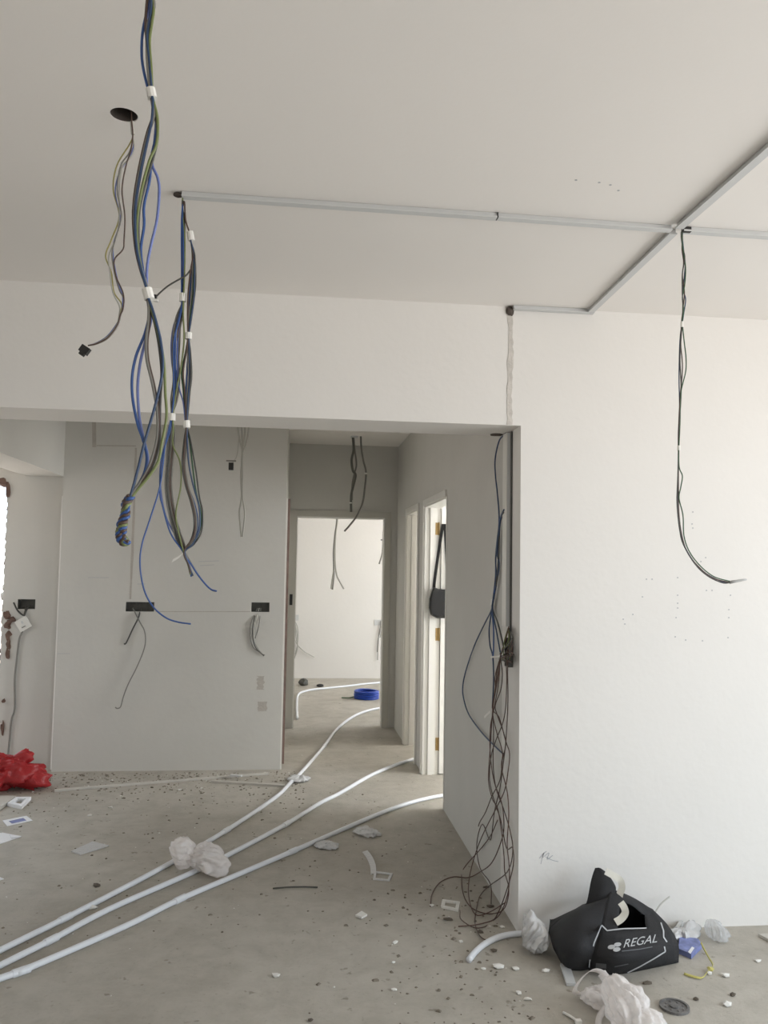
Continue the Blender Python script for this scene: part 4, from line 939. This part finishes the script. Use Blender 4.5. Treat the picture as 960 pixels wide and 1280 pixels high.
def printed_line(px, wpx):
    V, Fc = [], []
    P2 = []
    for (a, b), (c_, d_) in zip(px[:-1], px[1:]):
        for k_ in range(6): P2.append((a+(c_-a)*k_/6, b+(d_-b)*k_/6))
    P2.append(px[-1])
    for i, (a, b) in enumerate(P2):
        t_ = np.array(P2[min(i+1, len(P2)-1)])-np.array(P2[max(i-1, 0)]); t_ = t_/np.linalg.norm(t_); s_ = np.array([-t_[1], t_[0]])*wpx/2
        V += [on_front(a+s_[0], b+s_[1]), on_front(a-s_[0], b-s_[1])]
    return V, [(2*i, 2*i+1, 2*i+3, 2*i+2) for i in range(len(P2)-1)]
for q in ([(736.5, 1209), (738, 1196), (743, 1178), (752, 1157)], [(752, 1157), (759, 1164), (780, 1161.5), (808, 1161)], [(784, 1215), (800, 1207), (816, 1198), (831, 1189)], [(831, 1189), (829.5, 1183)], [(826, 1154), (829, 1164), (829, 1172), (833, 1178)]):
    mesh_obj('printed_border', *printed_line(q, 1.6), PRINT, tote)
def text_on(body, px0, px1, h_px, shear, name='printed_text'):
    cu = bpy.data.curves.new('t', 'FONT'); cu.body = body; cu.shear = shear; cu.size = 1
    ob = bpy.data.objects.new('t', cu); COL.objects.link(ob)
    me = bpy.data.meshes.new_from_object(ob.evaluated_get(bpy.context.evaluated_depsgraph_get()))
    bpy.data.objects.remove(ob)
    co = np.array([v.co[:2] for v in me.vertices]); mn, mx = co.min(0), co.max(0); uv = (co-mn)/(mx-mn)
    V = []
    for u_, v_ in uv:
        a = px0[0]+(px1[0]-px0[0])*u_; b = px0[1]+(px1[1]-px0[1])*u_-h_px*v_; V.append(on_front(a, b))
    Fc = [tuple(p.vertices) for p in me.polygons]; bpy.data.meshes.remove(me); bpy.data.curves.remove(cu)
    return mesh_obj(name, V, Fc, PRINT, tote)
text_on('REGAL', (779, 1185.5), (821, 1178.5), 10, .35)
for cx_, cy_ in ((764.5, 1184.5), (772, 1181.5), (771, 1187.5)):      # three-petal emblem
    V = [on_front(cx_+4.3*math.cos(2*math.pi*i/16)*1.05, cy_+2.7*math.sin(2*math.pi*i/16)-.25*math.cos(2*math.pi*i/16)*2) for i in range(16)]
    mesh_obj('printed_emblem', V, [tuple(range(16))], PRINT, tote)
DIM = mat('dim_print', (92, 94, 98), .6)
for q, wp in (([(777, 1189.5), (800, 1187), (815, 1184)], 1.2), ([(745, 1206), (758, 1207)], 6), ([(768, 1207.5), (785, 1204)], 1.2)):
    o = mesh_obj('printed_line', *printed_line(q, wp), DIM, tote)
for q, yy in (([(757, 1089), (766, 1094), (775, 1100), (777.5, 1109), (775, 1117), (773, 1126)], 3.19), ([(776, 1128), (780, 1134), (781.5, 1141), (777, 1148), (769.5, 1153)], 3.06)):
    P = [G(a, b, yy) for a, b in spline(q, 5)]
    mesh_obj('handle', *facing_ribbon_vf(P, .026, .002), CREAM, tote)
# twine poking up behind the tote
props(tube('twine_end', [onY(818, 1142, 3.3), onY(826, 1130, 3.32), onY(837, 1121, 3.34)], .003, PALE), 'stiff pale cord end poking up behind black tote', 'cord')

# ------------------------------------------------------------------ handbag hung on the top hinge
hb = thing('handbag', onY(547, 772, d1b-.05), 'black handbag hanging by its strap from the top brass hinge', 'bag')
o_ = [(541.5, 733), (548, 736), (556, 736.5), (564, 735), (566, 750), (566, 771), (557, 773), (546, 773), (538, 769), (536, 760), (536.5, 748)]
fr_ = [onY(a, b, d1b-.105) for a, b in o_]; n_ = len(o_); bk_ = [onY(a, b, d1b-.045) for a, b in o_]; cc_ = sum(fr_)/n_; fr_ = [cc_+(q-cc_)*.93 for q in fr_]
hbo = mesh_obj('bag_body', fr_+bk_, [tuple(range(n_)), tuple(range(n_, 2*n_))[::-1]]+[(i, (i+1) % n_, n_+(i+1) % n_, n_+i) for i in range(n_)], BAGK, hb)
md = hbo.modifiers.new('round', 'BEVEL'); md.width = .012; md.segments = 3
fl_ = [onY(a, b, d1b-.109) for a, b in ((541, 739), (562, 740), (562, 754), (540, 754))]; fb_ = [q+np.array([0, .004, 0]) for q in fl_]
mesh_obj('bag_flap', fl_+fb_, [(0, 1, 2, 3), (7, 6, 5, 4), (0, 4, 5, 1), (1, 5, 6, 2), (2, 6, 7, 3), (3, 7, 4, 0)], BAGK, hb)
P = [onY(a, b, d1b-.04) for a, b in spline([(554, 655), (551, 672), (546, 705), (543, 728), (542.5, 738)], 5)]
mesh_obj('strap', *ribbon_vf(P, (1, -.2, 0), .022, .003), BAGK, hb)
P = [onY(a, b, d1b-.045) for a, b in spline([(556, 655), (558, 690), (559, 715), (559, 738)], 5)]
mesh_obj('strap', *ribbon_vf(P, (1, -.2, 0), .022, .003), BAGK, hb)

# ------------------------------------------------------------------ chips and dust
CH = [(262, 1, 0)]
chips = [(121, 1108, 9), (115, 1136, 10), (527, 1109, 0), (494, 1179, 7), (345, 1221, 9), (492, 1204, 4), (561, 1146, 0), (617, 1190, 8), (623, 1210, 9), (604, 1212, 4), (576, 1178, 6), (682, 1215, 7), (907, 1221, 9), (886, 1218, 7), (870, 1250, 5), (908, 1257, 8), (540, 1133, 5), (628, 1160, 5), (645, 1212, 5), (947, 1202, 4), (900, 1178, 6), (388, 1277, 5), (112, 1020, 6), (138, 1010, 6), (225, 988, 6), (648, 1242, 6), (492, 1238, 4), (660, 1250, 5)]
rr = random.Random(11)
def chip_label(a, b, s):
    if a > 840: q = 'floor around the yellow packing strap'
    elif a > 640: q = 'floor between white carrier bag and bent conduit'
    elif a > 535: q = 'floor around the free end of the bent conduit'
    elif b < 1030: q = 'dusty floor before the partition'
    elif b < 1150: q = 'floor beside the long conduits'
    else: q = 'open screed away from the litter'
    return ('small plaster chip on the '+q, 'plaster chip', 'plaster chips on the '+q)
for i, (a, b, s) in enumerate(chips):
    p = onZ(a, b); sz = (3+s)*.0012
    props(mesh_obj('plaster_chip', *lump((p[0], p[1], sz*.45), (sz*rr.uniform(.9, 1.6), sz*rr.uniform(.7, 1.2), sz*.55), i, 1, .6), CHIPW if i % 7 else CHIPD), *chip_label(a, b, s))
for i, (a, b) in enumerate(((916, 1245), (808, 1230), (190, 640+345), (560, 1150), (600, 1166), (620, 1095), (608, 1110), (613, 1134))):
    p = onZ(a, b); sz = .012
    props(mesh_obj('rubble_bit', *lump((p[0], p[1], sz*.4), (sz*rr.uniform(1, 2), sz*rr.uniform(.6, 1), sz*.5), i+40, 1, .6), CHIPD), *(('dark rubble bit on the floor before the white wall', 'rubble', 'rubble bits before the white wall') if a > 700 else ('dark rubble bit in the dust before the partition', 'rubble') if a < 300 else ('dark rubble bit among the brown wire loops', 'rubble', 'rubble bits among the wire loops')))
def crumbs(name, n, sampler, material, label, s0, s1, seed):
    rr = random.Random(seed); parts = []
    for i in range(n):
        x, y = sampler(rr); s = rr.uniform(s0, s1)*rr.random()**.7+.0015; an = rr.uniform(0, 6.28); ca, sa = math.cos(an), math.sin(an)
        e = rr.uniform(.5, 1.8)
        base = [(-1, -1), (1, -.8), (.7, 1), (-.9, .8)]
        v = []
        for zz, k_ in ((.0003, 1), (s*.7, .55)):
            for q in base: v.append((x+s*k_*(q[0]*e*ca-q[1]*sa), y+s*k_*(q[0]*e*sa+q[1]*ca), zz))
        parts.append((v, [(0, 1, 2, 3), (4, 5, 6, 7), (0, 1, 5, 4), (1, 2, 6, 5), (2, 3, 7, 6), (3, 0, 4, 7)]))
    return props(mesh_obj(name, *join(parts), material), label, 'rubble', kind='stuff')
def back_dirt(r): return r.uniform(-2.1, .1), 6.03-abs(r.gauss(0, .32))
def left_dirt(r): return r.uniform(-2.2, .6), r.uniform(3.4, 5.9)
def wide(r): return r.uniform(-2.2, 2.6), r.uniform(2.3, 5.6) if r.random() < .7 else r.uniform(5.6, 10.6)*1.0
def right_dirt(r):
    t = abs(r.gauss(0, .35)); return .9-t, r.uniform(2.6, 3.9)
def ok(f, s):
    def g(r):
        while True:
            x, y = f(r)
            if y > E-.05 and not (0.05 < x < .8) and y < E+.2: continue
            if y > D-.02 and x > XC-.02: continue
            if y > B-.02 and x < XB+.03: continue
            if y > B and x > XC-.03 and y < E+.15: continue
            return x, y
    return g
DUSTD = mat('dark_crumb', (122, 114, 102), .95, .2, 30)
crumbs('dust_crumbs', 700, ok(back_dirt, 0), DUSTD, 'dark crumbs of plaster dirt along the partition wall foot', .001, .008, 1)
crumbs('dust_crumbs', 300, ok(left_dirt, 0), DUSTD, 'dark crumbs scattered over the screed around the conduits', .001, .006, 2)
crumbs('dust_crumbs', 160, ok(right_dirt, 0), DUSTD, 'dark crumbs gathered under the brown wire loops', .001, .007, 3)
crumbs('plaster_crumbs', 120, ok(wide, 0), CHIPW, 'tiny white plaster crumbs sprinkled across the floor', .001, .0035, 4)
crumbs('plaster_crumbs', 60, ok(back_dirt, 0), CHIPW, 'pale plaster crumbs in the dirt along the partition foot', .001, .007, 5)

for o in bpy.data.objects:
    if '_o' in o: del o['_o']
